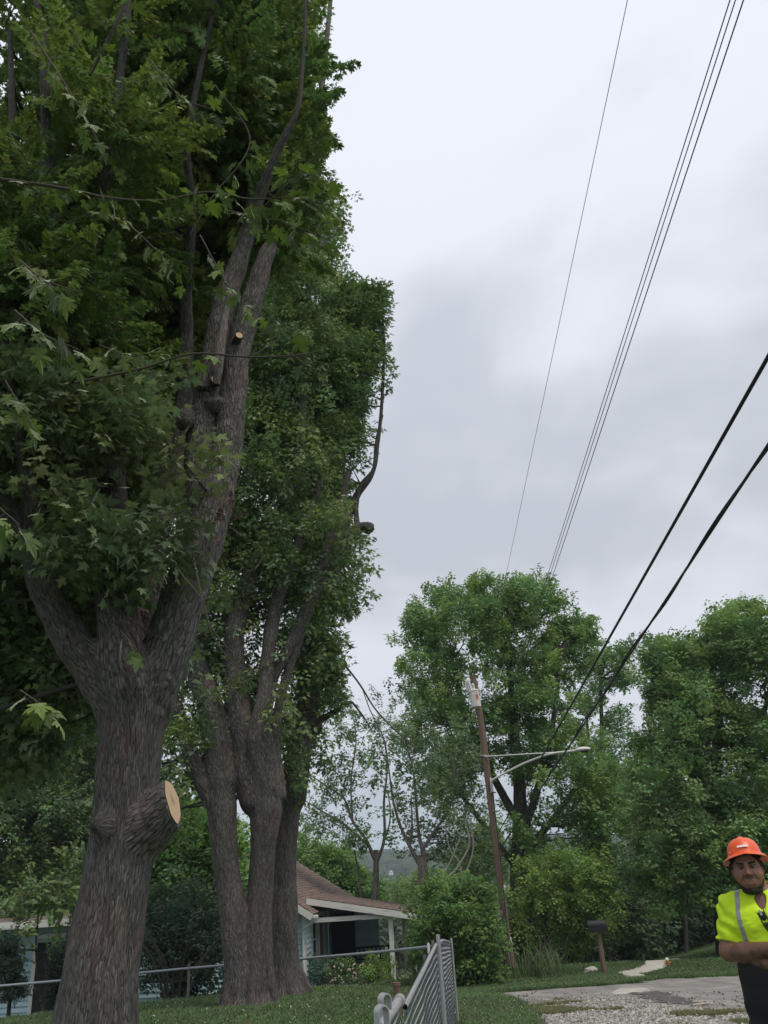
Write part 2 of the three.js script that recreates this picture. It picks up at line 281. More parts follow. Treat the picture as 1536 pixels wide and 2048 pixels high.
function cap(x, y, z, a, b, ra, rb) { const ux = b[0] - a[0], uy = b[1] - a[1], uz = b[2] - a[2], px = x - a[0], py = y - a[1], pz = z - a[2], t = clamp((px * ux + py * uy + pz * uz) / (ux * ux + uy * uy + uz * uz)); return Math.hypot(px - ux * t, py - uy * t, pz - uz * t) - lerp(ra, rb, t); }
function ell(x, y, z, c, r) { const a = (x - c[0]) / r[0], b = (y - c[1]) / r[1], d = (z - c[2]) / r[2], k = Math.hypot(a, b, d), m = Math.hypot(a / r[0], b / r[1], d / r[2]); return m < 1e-6 ? -Math.min(...r) : k * (k - 1) / m; }
// a trunk and the roots of its limbs grown together into one surface; bark runs along whichever limb is nearest
function grown(chains, h, k, { rough = 0.035, cut = null, y0 = -1e9 } = {}) {
  const segs = []; chains.forEach((c, ci) => { let len = 0; for (let i = 0; i < c.length - 1; i++) { const a = c[i].p, b = c[i + 1].p, d = b.clone().sub(a), L = d.length(); segs.push({ ci, a, d, L, L2: L * L, ra: c[i].r, rb: c[i + 1].r, len }); len += L; } });
  const lo = [1e9, 1e9, 1e9], hi = [-1e9, -1e9, -1e9]; for (const c of chains) for (const q of c) ['x', 'y', 'z'].forEach((ax, i) => { lo[i] = Math.min(lo[i], q.p[ax] - q.r - 0.15); hi[i] = Math.max(hi[i], q.p[ax] + q.r + 0.15); });
  const near = new Float64Array(chains.length);
  const raw = (x, y, z) => {
    near.fill(1e9);
    for (const s of segs) { const px = x - s.a.x, py = y - s.a.y, pz = z - s.a.z, t = clamp((px * s.d.x + py * s.d.y + pz * s.d.z) / s.L2), dd = Math.hypot(px - s.d.x * t, py - s.d.y * t, pz - s.d.z * t) - lerp(s.ra, s.rb, t); if (dd < near[s.ci]) near[s.ci] = dd; }
    let d = near[0]; for (let i = 1; i < near.length; i++) if (near[i] < d + k * 2) d = smin(d, near[i], k); return d;
  };
  const f = (x, y, z) => { let d = raw(x, y, z); if (Math.abs(d) < 0.12) d -= rough * (fbm(x * 3.1, y * 1.1, z * 3.1, 3) + 0.5 * fbm(x * 9, y * 3, z * 9, 2)); if (cut) d = smax(d, cut(x, y, z), 0.012); return d; };
  const g0 = surface(f, lo, hi, h), g = g0.toNonIndexed(), P = g.attributes.position, uv = new Float32Array(P.count * 2), c = V(), frames = new Map();
  const frame = (s) => { if (!frames.has(s)) { const T = s.d.clone().normalize(), u = V(1, 0, 0).addScaledVector(T, -T.x).normalize(); frames.set(s, [u, T.clone().cross(u)]); } return frames.get(s); };
  for (let i = 0; i < P.count; i += 3) {
    c.set(0, 0, 0); for (let j = 0; j < 3; j++) c.add(V().fromBufferAttribute(P, i + j)); c.multiplyScalar(1 / 3);
    let best = null, bd = 1e9; for (const s of segs) { const q = c.clone().sub(s.a), t = clamp(q.dot(s.d) / s.L2), dd = q.addScaledVector(s.d, -t).length() - lerp(s.ra, s.rb, t); if (dd < bd) { bd = dd; best = s; } }
    const [u, w] = frame(best), rep = Math.max(1, Math.round(2 * Math.PI * chains[best.ci][0].r)); let a0 = 0;
    for (let j = 0; j < 3; j++) { const q = V().fromBufferAttribute(P, i + j).sub(best.a), t = q.dot(best.d) / best.L; let a = Math.atan2(q.dot(w), q.dot(u)) / (2 * Math.PI); if (j === 0) a0 = a; else a -= Math.round(a - a0); uv[(i + j) * 2] = a * rep + best.ci * 0.37; uv[(i + j) * 2 + 1] = (best.len + t) / 1.3; }
  }
  g.setAttribute('uv', new THREE.BufferAttribute(uv, 2)); return g;
}
// leaves -----------------------------------------------------------------
const HALF = {
  fine: [[0, 0], [0.3, -0.02], [0.36, 0.1], [0.17, 0.22], [0.42, 0.3], [0.62, 0.52], [0.42, 0.47], [0.44, 0.64], [0.15, 0.47], [0.24, 0.72], [0.14, 0.72], [0.1, 0.88], [0, 1.08]],
  mid: [[0, 0], [0.36, 0.06], [0.17, 0.22], [0.6, 0.5], [0.15, 0.47], [0.2, 0.74], [0, 1.06]],
  far: [[0, 0], [0.52, 0.38], [0.2, 0.55], [0, 1.0]],
};
function leafGeo(kind, size, curl = 0.25) {
  const h = HALF[kind], out = [...h, ...h.slice(1, -1).reverse().map(([x, y]) => [-x, y])], P = [], n = out.length;
  const z = (x, y) => -curl * (x * x * 1.2 + Math.max(0, y - 0.35) ** 2 * 0.8) + 0.1 * Math.abs(x);
  const c = [0, 0.33];
  for (let i = 0; i < n; i++) { const a = out[i], b = out[(i + 1) % n]; for (const q of [c, b, a]) P.push(q[0] * size, q[1] * size, z(q[0], q[1]) * size); }
  const g = new THREE.BufferGeometry(); g.setAttribute('position', new THREE.Float32BufferAttribute(P, 3)); g.computeVertexNormals(); return g;
}
const paint = (g, r, gg, b) => { const n = g.attributes.position.count, a = new Float32Array(n * 3); for (let i = 0; i < n; i++) { a[3 * i] = r; a[3 * i + 1] = gg; a[3 * i + 2] = b; } g.setAttribute('color', new THREE.BufferAttribute(a, 3)); return g; };
function sprayGeo(seed, { kind = 'mid', leaves = 14, len = 0.5, size = 0.11, droop = 0.6, twig = true } = {}) {
  const r = mulberry(seed), list = [], base = leafGeo(kind, size), m = new THREE.Matrix4(), q = new THREE.Quaternion();
  for (let i = 0; i < leaves; i++) {
    const t = 0.12 + 0.88 * (i + r() * 0.6) / leaves, side = i % 2 ? 1 : -1, ang = side * lerp(1.25, 0.25, t) + (r() - 0.5) * 0.7;
    const d = V(Math.sin(ang), Math.cos(ang), -0.1 - droop * r()).normalize(), up = V((r() - 0.5) * 1.1, (r() - 0.5) * 1.1, 1).normalize();
    const x = d.clone().cross(up).normalize(), z = x.clone().cross(d);
    const pos = V(0, t * len, -0.12 * len * t * t).addScaledVector(d, size * 0.45), s = 0.7 + 0.55 * r();
    m.makeBasis(x.multiplyScalar(s), d.multiplyScalar(s), z.multiplyScalar(s)).setPosition(pos);
    const v = 0.78 + 0.44 * r(), under = r() < 0.13 ? 1 : 0;                          // some show their pale undersides
    list.push(paint(base.clone().applyMatrix4(m), v * lerp(1, 1.7, under), v * lerp(1, 1.35, under), v * lerp(1, 2.6, under)));
  }
  if (twig) { const g = new THREE.CylinderGeometry(len * 0.006, len * 0.014, len, 4, 1, true); g.translate(0, len / 2, -0.03 * len); g.deleteAttribute('uv'); list.push(paint(g.toNonIndexed(), 1.1, 0.62, 1.3)); }
  for (const g of list) g.deleteAttribute('uv');
  return mergeGeometries(list);
}
// a rounded tuft: leaves set about a short twig end, most of them lying flat to the sky
function tuftSpray(seed, { kind = 'far', leaves = 18, rad = 0.17, size = 0.1, flat = 0.7 } = {}) {
  const r = mulberry(seed), list = [], base = leafGeo(kind, size), m = new THREE.Matrix4();
  for (let i = 0; i < leaves; i++) {
    const a = i * 2.4 + r() * 0.8, q = rad * Math.sqrt((i + 0.5) / leaves), h = (r() - 0.45) * rad * 2 * flat, d = V(Math.cos(a), Math.sin(a), -0.25 - 0.5 * r()).normalize();
    const up = V((r() - 0.5) * 1.2, (r() - 0.5) * 1.2, 1).normalize(), x = d.clone().cross(up).normalize(), z = x.clone().cross(d), s = 0.7 + 0.55 * r(), v = 0.78 + 0.44 * r(), under = r() < 0.1 ? 1 : 0;
    m.makeBasis(x.multiplyScalar(s), d.clone().multiplyScalar(s), z.multiplyScalar(s)).setPosition(Math.cos(a) * q - d.x * size * 0.4, rad * 0.5 + Math.sin(a) * q - d.y * size * 0.4, h);
    list.push(paint(base.clone().applyMatrix4(m), v * lerp(1, 1.6, under), v * lerp(1, 1.3, under), v * lerp(1, 2.2, under)));
  }
  for (const g of list) g.deleteAttribute('uv');
  return mergeGeometries(list);
}
const SPRAY = {
  near: [1, 2, 3, 4].map((s) => sprayGeo(s, { kind: 'fine', leaves: 20, len: 0.34, size: 0.074 })),
  cluster: [5, 6, 7].map((s) => tuftSpray(s, { kind: 'fine', leaves: 15, rad: 0.16, size: 0.08, flat: 0.9 })),
  mid: [11, 12, 13, 14].map((s) => tuftSpray(s, { kind: 'mid', leaves: 17, rad: 0.17, size: 0.086, flat: 0.8 })),
  far: [21, 22, 23].map((s) => tuftSpray(s, { leaves: 20, rad: 0.2, size: 0.115 })),
  small: [31, 32, 33].map((s) => tuftSpray(s, { leaves: 18, rad: 0.15, size: 0.075 })),
  sumac: [41, 42].map((s) => sprayGeo(s, { kind: 'far', leaves: 18, len: 0.55, size: 0.12, droop: 0.9 })),
};
// blobs: [x, y, d, half width px, half height px, half depth m, clumps, sprays per clump]; returns the clump centres
function crown(parent, blobs, { spray = 'mid', color = [0.05, 0.1, 0.022], vary = 0.28, seed = 1, clump = 0.55, shell = 0.5, scale = 1, name = 'crown', hue = 0.25, flat = 0.75, lift = 0.25 } = {}) {
  const r = mulberry(seed * 7919 + 13), gauss = () => (r() + r() + r() - 1.5) * 1.15, centres = [], M = [[]], C = [[]];
  for (const [bx, by, d, rx, ry, rd, n, per] of blobs) {
    const c = at(bx, by, d), k = mpp(bx, by, d), az = V(c.x, 0, c.z).normalize(), rt = V(-az.z, 0, az.x), vis = k / 1;
    const up = ray(bx, by - 30), dn = ray(bx, by + 30); const elev = Math.asin(clamp(ray(bx, by).y, -1, 1)), ky = k / Math.max(0.45, Math.cos(elev));
    for (let i = 0; i < n; i++) {
      const dir = V(gauss(), gauss(), gauss()).normalize(), R = Math.pow(r(), lerp(0.45, 0.12, shell)) * (r() < 0.12 ? 1.2 : 1), o = dir.clone().multiplyScalar(R);
      const cc = c.clone().addScaledVector(rt, o.x * rx * k).addScaledVector(V(0, 1, 0), o.y * ry * ky).addScaledVector(az, o.z * rd);
      const out = rt.clone().multiplyScalar(o.x * rx * k).addScaledVector(az, o.z * rd).add(V(0, o.y * ry * ky * 0.7, 0)).normalize();
      const tone = 1 + (r() - 0.5) * 2 * vary, warm = (r() - 0.5) * 2 * hue, rad = clump * (0.7 + 0.7 * r());
      centres.push({ p: cc, c });
      for (let s = 0; s < per; s++) {
        const off = V(gauss(), gauss() * flat, gauss()).multiplyScalar(rad), p = cc.clone().add(off);
        const y = off.clone().normalize().multiplyScalar(0.8).addScaledVector(out, 0.55).add(V((r() - 0.5) * 1.3, lift + (r() - 0.55) * 1.1, (r() - 0.5) * 1.3)).normalize();
        const zz = V((r() - 0.5) * 1.2, 1, (r() - 0.5) * 1.2); if (Math.abs(y.y) > 0.9) zz.set(out.x, 0.2, out.z);
        const x = y.clone().cross(zz).normalize(), z = x.clone().cross(y), sc = scale * (0.75 + 0.5 * r()), w = 0;
        M[w].push(new THREE.Matrix4().makeBasis(x.multiplyScalar(sc), y.multiplyScalar(sc), z.multiplyScalar(sc)).setPosition(p));
        const t = 1.9 * tone * (0.85 + 0.3 * r()); C[w].push([color[0] * t * (1 + warm * 0.8), color[1] * t * (1 + warm * 0.25), color[2] * t * (1 - warm * 0.5)]);
      }
    }
  }
  parent.updateMatrixWorld(true); const inv = parent.matrixWorld.clone().invert(), col = new THREE.Color();
  M.forEach((list, w) => {
    if (!list.length) return;
    const im = new THREE.InstancedMesh(SPRAY[spray][seed % SPRAY[spray].length], MAT.leaf, list.length); im.name = name; im.castShadow = im.receiveShadow = true; im.userData.kind = 'stuff';
    list.forEach((m, i) => { im.setMatrixAt(i, m.premultiply(inv)); const k = C[w][i]; im.setColorAt(i, col.setRGB(k[0], k[1], k[2])); });
    parent.add(im);
  });
  return centres;
}
// thin branches that carry clumps: each runs from the nearest limb point to the clump
function branches(parent, limbPts, centres, mat, { r0 = 0.035, every = 1, seed = 3, rise = 0.3, name = 'branches', max = 5 } = {}) {
  const r = mulberry(seed), list = [];
  centres.forEach(({ p }, i) => {
    if (i % every) return; let best = null, bd = 1e9;
    for (const q of limbPts) { const dd = q.p.distanceTo(p) + (q.p.y > p.y ? (q.p.y - p.y) * 1.2 : 0); if (dd < bd) { bd = dd; best = q; } }
    if (!best || bd > max || bd < 0.25) return;
    const m = best.p.clone().lerp(p, 0.5).add(V((r() - 0.5) * 0.3 * bd, (r() - 0.3) * rise * bd * 0.5, (r() - 0.5) * 0.3 * bd)), rr = Math.min(r0 * (0.5 + bd * 0.35), best.r * 0.6);
    list.push(limbGeo([{ p: best.p, r: rr }, { p: m, r: rr * 0.6 }, { p, r: rr * 0.2 }], { seg: 5, step: 0.35, lump: 0.05, seed: i, cap: false }));
  });
  if (list.length) mesh(name, list.map((g) => local(g, parent)), mat, parent, 'stuff');
}
function samples(limbs) { const out = []; for (const l of limbs) for (let i = 0; i < l.length - 1; i++) for (let k = 0; k < 6; k++) { const t = k / 6; out.push({ p: l[i].p.clone().lerp(l[i + 1].p, t), r: lerp(l[i].r, l[i + 1].r, t) }); } return out; }
function limbs(parent, list, mat, name = 'limb', opt = {}) { return list.map((l, i) => { const pts = l.map(seen); mesh(name, local(limbGeo(pts, { seg: pts[0].r > 0.1 ? 20 : 9, seed: i * 3.1 + 2, ...opt }), parent), mat, parent); return pts; }); }
// ---------------------------------------------------------------- the big maple in front, with a fresh saw cut
{
  const base = onGround(168, 2200); const D = 6.9, b = at(176, 2100, D); b.y = ground(b.x, b.z);
  const t = thing('maple_tree', 'massive foreground maple with a fresh round saw cut on its grey trunk', 'tree', b);
  const trunkPts = [{ p: b.clone().add(V(0, -0.15, 0)), r: 0.47 }, ...[[190, 2050, D, 166], [205, 1930, D, 150], [226, 1810, D, 138], [242, 1700, D, 130], [253, 1600, D, 124], [260, 1510, D, 122], [266, 1430, D, 130], [270, 1370, D, 116], [268, 1320, D, 70]].map(seen)];
  // knot and fold of the old branch collar on the left of the trunk
  for (const [x, y, w, h] of [[413, 775, 20, 16], [372, 838, 18, 26], [430, 812, 22, 20], [452, 842, 20, 24]]) {
    const g = new THREE.IcosahedronGeometry(1, 4), P = g.attributes.position, k = mpp(x, y, D), c = at(x, y, D - (y > 1500 ? 0.28 : 0.12));
    for (let i = 0; i < P.count; i++) { const q = V(P.getX(i), P.getY(i), P.getZ(i)), m = 1 + 0.5 * fbm(q.x * 1.3, q.y * 1.3, q.z * 1.3 + x, 3); P.setXYZ(i, c.x + q.x * m * w * k, c.y + q.y * m * h * k, c.z + q.z * m * w * k * 0.9); }
    const mg = mergeVertices(g); mg.computeVertexNormals(); mesh('burl', local(mg, t), MAT.bark, t);
  }
  // the stub of the sawn limb
  const s0 = at(268, 1680, D - 0.02), s1 = at(345, 1603, D - 0.30), ax = s1.clone().sub(s0).normalize(), rr = 40 * mpp(345, 1603, D - 0.3);
  const cutN = V(0.955, 0.27, 0.06).normalize(), d = D;
  { // the sawn face: follows the outline of the stub where the saw went through
    const u = V(0, 1, 0).addScaledVector(cutN, -cutN.y).normalize(), w = u.clone().cross(cutN), pp = [], uv = [], n = 56, ed = [];
    for (let j = 0; j < n; j++) { const a = j / n * 2 * Math.PI, q = rr * (0.985 + 0.05 * Math.sin(a * 3 + 1) + 0.025 * Math.sin(a * 7)); ed.push(s1.clone().addScaledVector(u, Math.sin(a) * q * 1.06).addScaledVector(w, Math.cos(a) * q * 0.96)); }
    for (let j = 0; j < n; j++) for (const q of [s1, ed[j], ed[(j + 1) % n]]) { const e = q.clone().addScaledVector(cutN, 0.004); pp.push(e.x, e.y, e.z); const dq = q.clone().sub(s1); uv.push(0.5 + dq.dot(w) / rr * 0.45, 0.5 + dq.dot(u) / rr * 0.45); }
    const f = new THREE.BufferGeometry(); f.setAttribute('position', new THREE.Float32BufferAttribute(pp, 3)); f.setAttribute('uv', new THREE.Float32BufferAttribute(uv, 2)); f.computeVertexNormals();
    tag(mesh('cut_face', local(f, t), MAT.cutWood, t), 'pale tan sawn face with growth rings');
  }
  const L = limbs(t, [
    [[285, 1420, d, 112], [322, 1330, d - 0.05, 98], [352, 1240, d - 0.1, 92], [385, 1140, d - 0.1, 86], [412, 1060, d - 0.1, 82], [432, 985, d - 0.1, 72], [452, 910, d - 0.1, 60], [466, 800, d - 0.1, 52], [480, 690, d - 0.1, 46], [505, 600, d - 0.1, 42], [535, 505, d - 0.1, 32], [545, 488, d - 0.1, 24]],
    [[395, 1110, d, 60], [400, 1010, d, 62], [404, 900, d, 66], [418, 800, d, 62], [432, 700, d, 52], [448, 610, d, 46], [470, 545, d + 0.05, 40], [495, 470, d, 30], [522, 385, d - 0.2, 22], [556, 300, d - 0.4, 16], [592, 225, d - 0.5, 11], [606, 120, d - 0.5, 8], [612, -20, d - 0.5, 6]],
    [[258, 1370, d - 0.15, 96], [240, 1270, d - 0.2, 76], [226, 1200, d - 0.2, 66], [205, 1120, d - 0.25, 56], [180, 1050, d - 0.3, 46], [162, 980, d - 0.3, 40], [150, 880, d - 0.3, 34], [138, 760, d - 0.3, 28], [118, 600, d - 0.6, 24], [100, 420, d - 0.9, 21], [92, 250, d - 1.1, 19], [88, 130, d - 1.2, 18], [76, -20, d - 1.2, 16], [70, -220, d, 10]],
    [[245, 1290, d + 0.2, 80], [240, 1150, d + 0.2, 62], [228, 1010, d + 0.25, 52], [224, 880, d + 0.3, 46], [226, 740, d + 0.3, 40], [228, 630, d + 0.1, 36], [222, 520, d - 0.3, 30], [212, 400, d - 0.7, 24], [232, 220, d - 1.0, 18], [254, 40, d - 1.1, 14], [270, -200, d - 1.0, 9]],
    [[235, 1400, d, 96], [195, 1345, d - 0.05, 82], [150, 1290, d - 0.1, 72], [110, 1220, d - 0.15, 64], [78, 1150, d - 0.2, 54], [62, 1085, d - 0.25, 48], [30, 1030, d - 0.3, 44], [-30, 990, d - 0.3, 40], [-140, 900, d - 0.3, 30], [-220, 700, d - 0.3, 20]],
    [[288, 1330, d + 0.35, 80], [293, 1220, d + 0.4, 62], [300, 1120, d + 0.45, 54], [322, 1000, d + 0.5, 46], [350, 900, d + 0.5, 40], [368, 800, d + 0.5, 33], [372, 680, d + 0.5, 29], [372, 560, d + 0.2, 24], [384, 430, d - 0.2, 18], [374, 300, d - 0.6, 14], [398, 150, d - 0.8, 11], [426, 20, d - 0.9, 9], [440, -160, d - 0.9, 7]],
    [[75, 1150, d - 0.2, 44], [62, 1000, d - 0.5, 30], [30, 800, d - 0.6, 26], [15, 560, d - 0.7, 20], [25, 300, d - 0.7, 15], [20, 60, d - 0.6, 10]],
    [[500, 470, d, 26], [505, 380, d + 0.2, 20], [512, 250, d + 0.4, 15], [520, 100, d + 0.5, 11], [560, -60, d + 0.6, 8]],
  ], MAT.bark, 'limb', { lump: 0.12, step: 0.05 });
  const SP = samples(L);
  {
    const root = (l, n, k = 0.8) => l.slice(0, n).map((q, i) => ({ p: q.p, r: q.r * (i === n - 1 ? k : 1.0) }));
    const stub = [{ p: s0.clone().addScaledVector(ax, -0.12), r: rr * 1.5 }, { p: s0.clone().lerp(s1, 0.45), r: rr * 1.36 }, { p: s0.clone().lerp(s1, 0.8), r: rr * 1.12 }, { p: s1.clone().addScaledVector(ax, 0.1), r: rr * 0.98 }];
    const flareR = [0, 1, 2, 3, 4].map((i) => { const a = i * 1.257 + 0.4; return [{ p: b.clone().add(V(Math.cos(a) * 0.42, -0.12, Math.sin(a) * 0.42)), r: 0.12 }, { p: b.clone().add(V(Math.cos(a) * 0.18, 0.7, Math.sin(a) * 0.18)), r: 0.14 }]; });
    const knot = [[{ p: at(205, 1652, d - 0.2), r: 0.10 }, { p: at(191, 1650, d - 0.25), r: 0.05 }]];
    const g = grown([trunkPts, stub, root(L[0], 5), root(L[1], 4), root(L[2], 6), root(L[3], 5), root(L[4], 6), root(L[5], 5), ...flareR, ...knot], 0.022, 0.06, { rough: 0.045, cut: (x, y, z) => { const q = (x - s1.x) * cutN.x + (y - s1.y) * cutN.y + (z - s1.z) * cutN.z; return Math.hypot(x - s1.x, y - s1.y, z - s1.z) < 0.45 ? q : -1; } });
    mesh('trunk', local(g, t), MAT.bark, t);
  }
  // sawn ends of small limbs
  for (const [x, y, nx, ny, nz] of [[428, 763, 0.3, -0.25, 0.9], [474, 681, 0.45, 0.1, 0.9], [546, 334, -0.4, 0.3, 0.85]]) {
    const k = mpp(x, y, d), c = at(x, y, d - 0.22), nn = V(nx, ny, nz).normalize(), g = new THREE.CylinderGeometry(7.5 * k, 9 * k, 0.16, 16, 1); g.rotateX(Math.PI / 2);
    const q = new THREE.Quaternion().setFromUnitVectors(V(0, 0, 1), nn), c2 = new THREE.CircleGeometry(6.6 * k, 16); c2.translate(0, 0, 0.082);
    for (const gg of [g, c2]) { gg.applyQuaternion(q); gg.translate(c.x, c.y, c.z); }
    const st = mesh('pruned_stub', local(g, t), MAT.bark, t); mesh('cut_face', local(c2, t), MAT.cutWood, st);
  }
  { // torn pale strip on the stem
    const pts = [[432, 770, d - 0.26, 16], [434, 735, d - 0.29, 26], [444, 670, d - 0.30, 20], [455, 610, d - 0.27, 10]].map(seen);
    tag(mesh('torn_bark', local(limbGeo(pts, { seg: 10, step: 0.05, lump: 0.12, seed: 5 }), t), MAT.barkGrey, t), 'pale strip where the bark is torn away');
  }
  const c1 = crown(t, [
    [310, 250, d + 0.9, 210, 200, 2.0, 96, 11], [170, 120, d + 0.2, 170, 220, 2.0, 58, 10], [110, 470, d + 0.4, 180, 190, 1.8, 120, 12], [410, 90, d + 0.6, 150, 210, 2.0, 92, 11],
    [440, 300, d + 0.9, 140, 120, 1.4, 80, 12], [240, -180, d, 300, 160, 2.4, 44, 10], [60, 760, d + 0.5, 150, 170, 1.6, 110, 12], [270, 800, d + 1.4, 110, 220, 0.7, 70, 12],
    [545, 420, d + 0.8, 56, 60, 0.8, 26, 11], [-120, 700, d + 0.1, 150, 360, 2.0, 66, 11], [540, 120, d + 1.1, 60, 160, 1.2, 40, 11], [300, 540, d + 1.6, 160, 150, 0.9, 90, 12], [560, 260, d + 1.1, 36, 70, 0.8, 18, 10],
  ], { spray: 'near', color: [0.086, 0.132, 0.032], seed: 3, clump: 0.34, shell: 0.25, hue: 0.3 });
  const c2 = crown(t, [
    [60, 960, d + 1.5, 120, 110, 0.9, 56, 11], [80, 870, d - 0.5, 70, 90, 0.5, 16, 9], [0, 1200, d + 1.6, 90, 160, 1.0, 44, 11], [235, 860, d - 0.5, 40, 60, 0.35, 7, 9], [310, 1090, d - 0.5, 50, 60, 0.3, 4, 7],
    [40, 1430, d + 2.4, 90, 110, 1.0, 30, 10], [160, 1050, d - 0.7, 50, 40, 0.3, 4, 7], [370, 920, d - 0.6, 24, 30, 0.25, 2, 6], [210, 1070, d - 0.65, 120, 70, 0.25, 8, 6], [150, 1280, d + 1.3, 90, 130, 0.6, 26, 10], [300, 1250, d + 1.5, 60, 120, 0.5, 14, 9],
  ], { spray: 'cluster', color: [0.092, 0.128, 0.054], seed: 4, clump: 0.28, shell: 0.3, hue: 0.15 });
  crown(t, [[445, 1040, d - 0.5, 44, 30, 0.2, 2, 3], [255, 1210, d - 0.75, 10, 20, 0.1, 1, 3]], { spray: 'near', color: [0.075, 0.050, 0.036], seed: 6, clump: 0.12, scale: 0.42, name: 'withered_leaves' });
  mesh('hanging_twigs', [[[350, 1130, d - 0.7, 4], [372, 1160, d - 0.9, 3.4], [404, 1200, d - 1.0, 3], [425, 1270, d - 1.0, 2.6], [470, 1328, d - 1.0, 2.2], [520, 1346, d - 1.0, 1.6]], [[385, 1105, d - 0.7, 3.4], [398, 1170, d - 0.9, 3], [420, 1250, d - 1.0, 2.4], [450, 1290, d - 1.0, 1.8], [500, 1335, d - 1.0, 1.2]], [[230, 990, d - 0.6, 3], [310, 1030, d - 0.8, 2.6], [400, 1020, d - 0.8, 2.2], [460, 1050, d - 0.8, 1.6]], [[580, 705, d - 1.6, 3], [620, 735, d - 1.6, 2.4], [645, 745, d - 1.6, 2], [650, 760, d - 1.6, 1.6], [642, 775, d - 1.6, 1.2]], [[500, 715, d - 1.6, 3], [540, 690, d - 1.6, 2.2], [590, 650, d - 1.6, 1.6]]].map((l) => local(limbGeo(l.map(seen), { seg: 5, step: 0.06, lump: 0.05 }), t)), MAT.twig, t, 'stuff');
  branches(t, SP, [...c1, ...c2], MAT.barkDark, { r0: 0.018, every: 3, max: 3.2 });
}
// ---------------------------------------------------------------- the twin-stemmed maple behind it
const TW = gAt(498, 2020, 15);
{
  const D = dist(TW), d = D;
  const t = thing('maple_tree', 'twin stemmed dark maple whose two trunks share one base on the lawn', 'tree', TW);
  const stemA = [{ p: TW.clone().add(V(-0.13, -0.2, 0)), r: 0.38 }, ...[[487, 1990, d, 66], [474, 1900, d, 56], [462, 1800, d, 52], [450, 1700, d, 52], [443, 1620, d, 58], [436, 1540, d, 58], [434, 1470, d, 44], [430, 1400, d, 20]].map(seen)];
  const stemB = [{ p: TW.clone().add(V(0.13, -0.2, 0)), r: 0.40 }, ...[[508, 1990, d, 72], [515, 1900, d, 60], [520, 1800, d, 50], [526, 1700, d, 50], [532, 1620, d, 64], [524, 1550, d, 66], [508, 1480, d, 46], [492, 1400, d, 20]].map(seen)];
  const L = limbs(t, [
    [[425, 1600, d, 40], [395, 1545, d, 34], [372, 1480, d, 30], [352, 1420, d, 26], [330, 1340, d + 0.1, 22], [300, 1240, d + 0.2, 18], [280, 1100, d + 0.3, 12]],
    [[444, 1560, d, 58], [436, 1490, d, 56], [426, 1430, d, 54], [408, 1380, d, 50], [392, 1320, d, 40], [400, 1230, d + 0.1, 34], [430, 1120, d + 0.2, 28], [440, 980, d + 0.3, 24], [450, 820, d + 0.4, 18], [460, 640, d + 0.5, 13], [470, 460, d + 0.6, 8]],
    [[512, 1600, d, 62], [492, 1520, d, 58], [480, 1450, d, 56], [470, 1360, d, 48], [468, 1270, d, 40], [500, 1150, d + 0.1, 32], [560, 1040, d + 0.2, 28], [592, 940, d + 0.2, 24], [604, 820, d + 0.3, 18], [612, 660, d + 0.4, 12], [620, 500, d + 0.5, 8]],
    [[530, 1600, d - 0.1, 34], [512, 1530, d - 0.2, 30], [508, 1480, d - 0.25, 30], [526, 1400, d - 0.2, 30], [534, 1330, d - 0.1, 28], [548, 1230, d, 28], [570, 1150, d, 26], [610, 1060, d + 0.1, 18], [640, 960, d + 0.2, 13]],
    [[540, 1580, d - 0.1, 40], [538, 1520, d - 0.15, 30], [528, 1450, d - 0.1, 24], [545, 1360, d, 22], [590, 1270, d, 22], [622, 1180, d + 0.1, 20], [655, 1090, d + 0.1, 16], [680, 1000, d + 0.2, 11]],
    [[560, 1590, d, 26], [552, 1500, d, 20], [556, 1420, d + 0.1, 18], [580, 1330, d + 0.1, 18], [640, 1160, d + 0.2, 18], [668, 1050, d + 0.2, 15], [700, 940, d + 0.2, 10]],
  ], MAT.bark, 'limb', { lump: 0.07 });
  {
    const root = (l, n) => l.slice(0, n).map((q, i) => ({ p: q.p, r: q.r * (i === n - 1 ? 0.8 : 1) })), toes = [0, 1, 2, 3, 4, 5].map((i) => { const a = i * 1.05 + 0.3; return [{ p: TW.clone().add(V(Math.cos(a) * 0.50, -0.14, Math.sin(a) * 0.36)), r: 0.08 }, { p: TW.clone().add(V(Math.cos(a) * 0.26, 1.0, Math.sin(a) * 0.12)), r: 0.05 }]; });
    mesh('trunk', local(grown([stemA, stemB, ...L.map((l) => root(l, 4)), ...toes], 0.036, 0.05, { rough: 0.04 }), t), MAT.bark, t);
  }
  const c = crown(t, [
    [510, 880, d + 0.9, 140, 260, 1.8, 190, 11], [560, 660, d + 0.6, 110, 140, 1.8, 120, 11], [400, 1180, d + 0.9, 110, 200, 1.6, 80, 9], [520, 1250, d + 0.9, 130, 170, 1.0, 70, 8],
    [600, 1110, d + 0.5, 90, 140, 1.2, 50, 8], [380, 1480, d + 0.5, 70, 80, 1.0, 20, 8], [560, 450, d + 1, 76, 110, 1.4, 70, 11], [560, 200, d + 1.2, 66, 200, 1.4, 90, 11],
    [616, 60, d + 1, 20, 150, 0.7, 30, 8], [634, 140, d + 1, 14, 20, 0.4, 5, 7], [640, 300, d + 1, 14, 26, 0.4, 6, 7], [656, 420, d + 1, 12, 22, 0.4, 5, 7], [520, 1420, d + 0.2, 90, 60, 0.8, 16, 7], [612, 420, d + 1, 26, 110, 0.7, 34, 9], [330, 1420, d + 2, 100, 260, 1.5, 50, 8], [420, 760, d + 1.2, 70, 240, 1.2, 60, 9], [640, 520, d + 0.8, 26, 40, 0.6, 14, 8],
  ], { spray: 'mid', color: [0.086, 0.136, 0.042], seed: 7, clump: 0.36, shell: 0.4 });
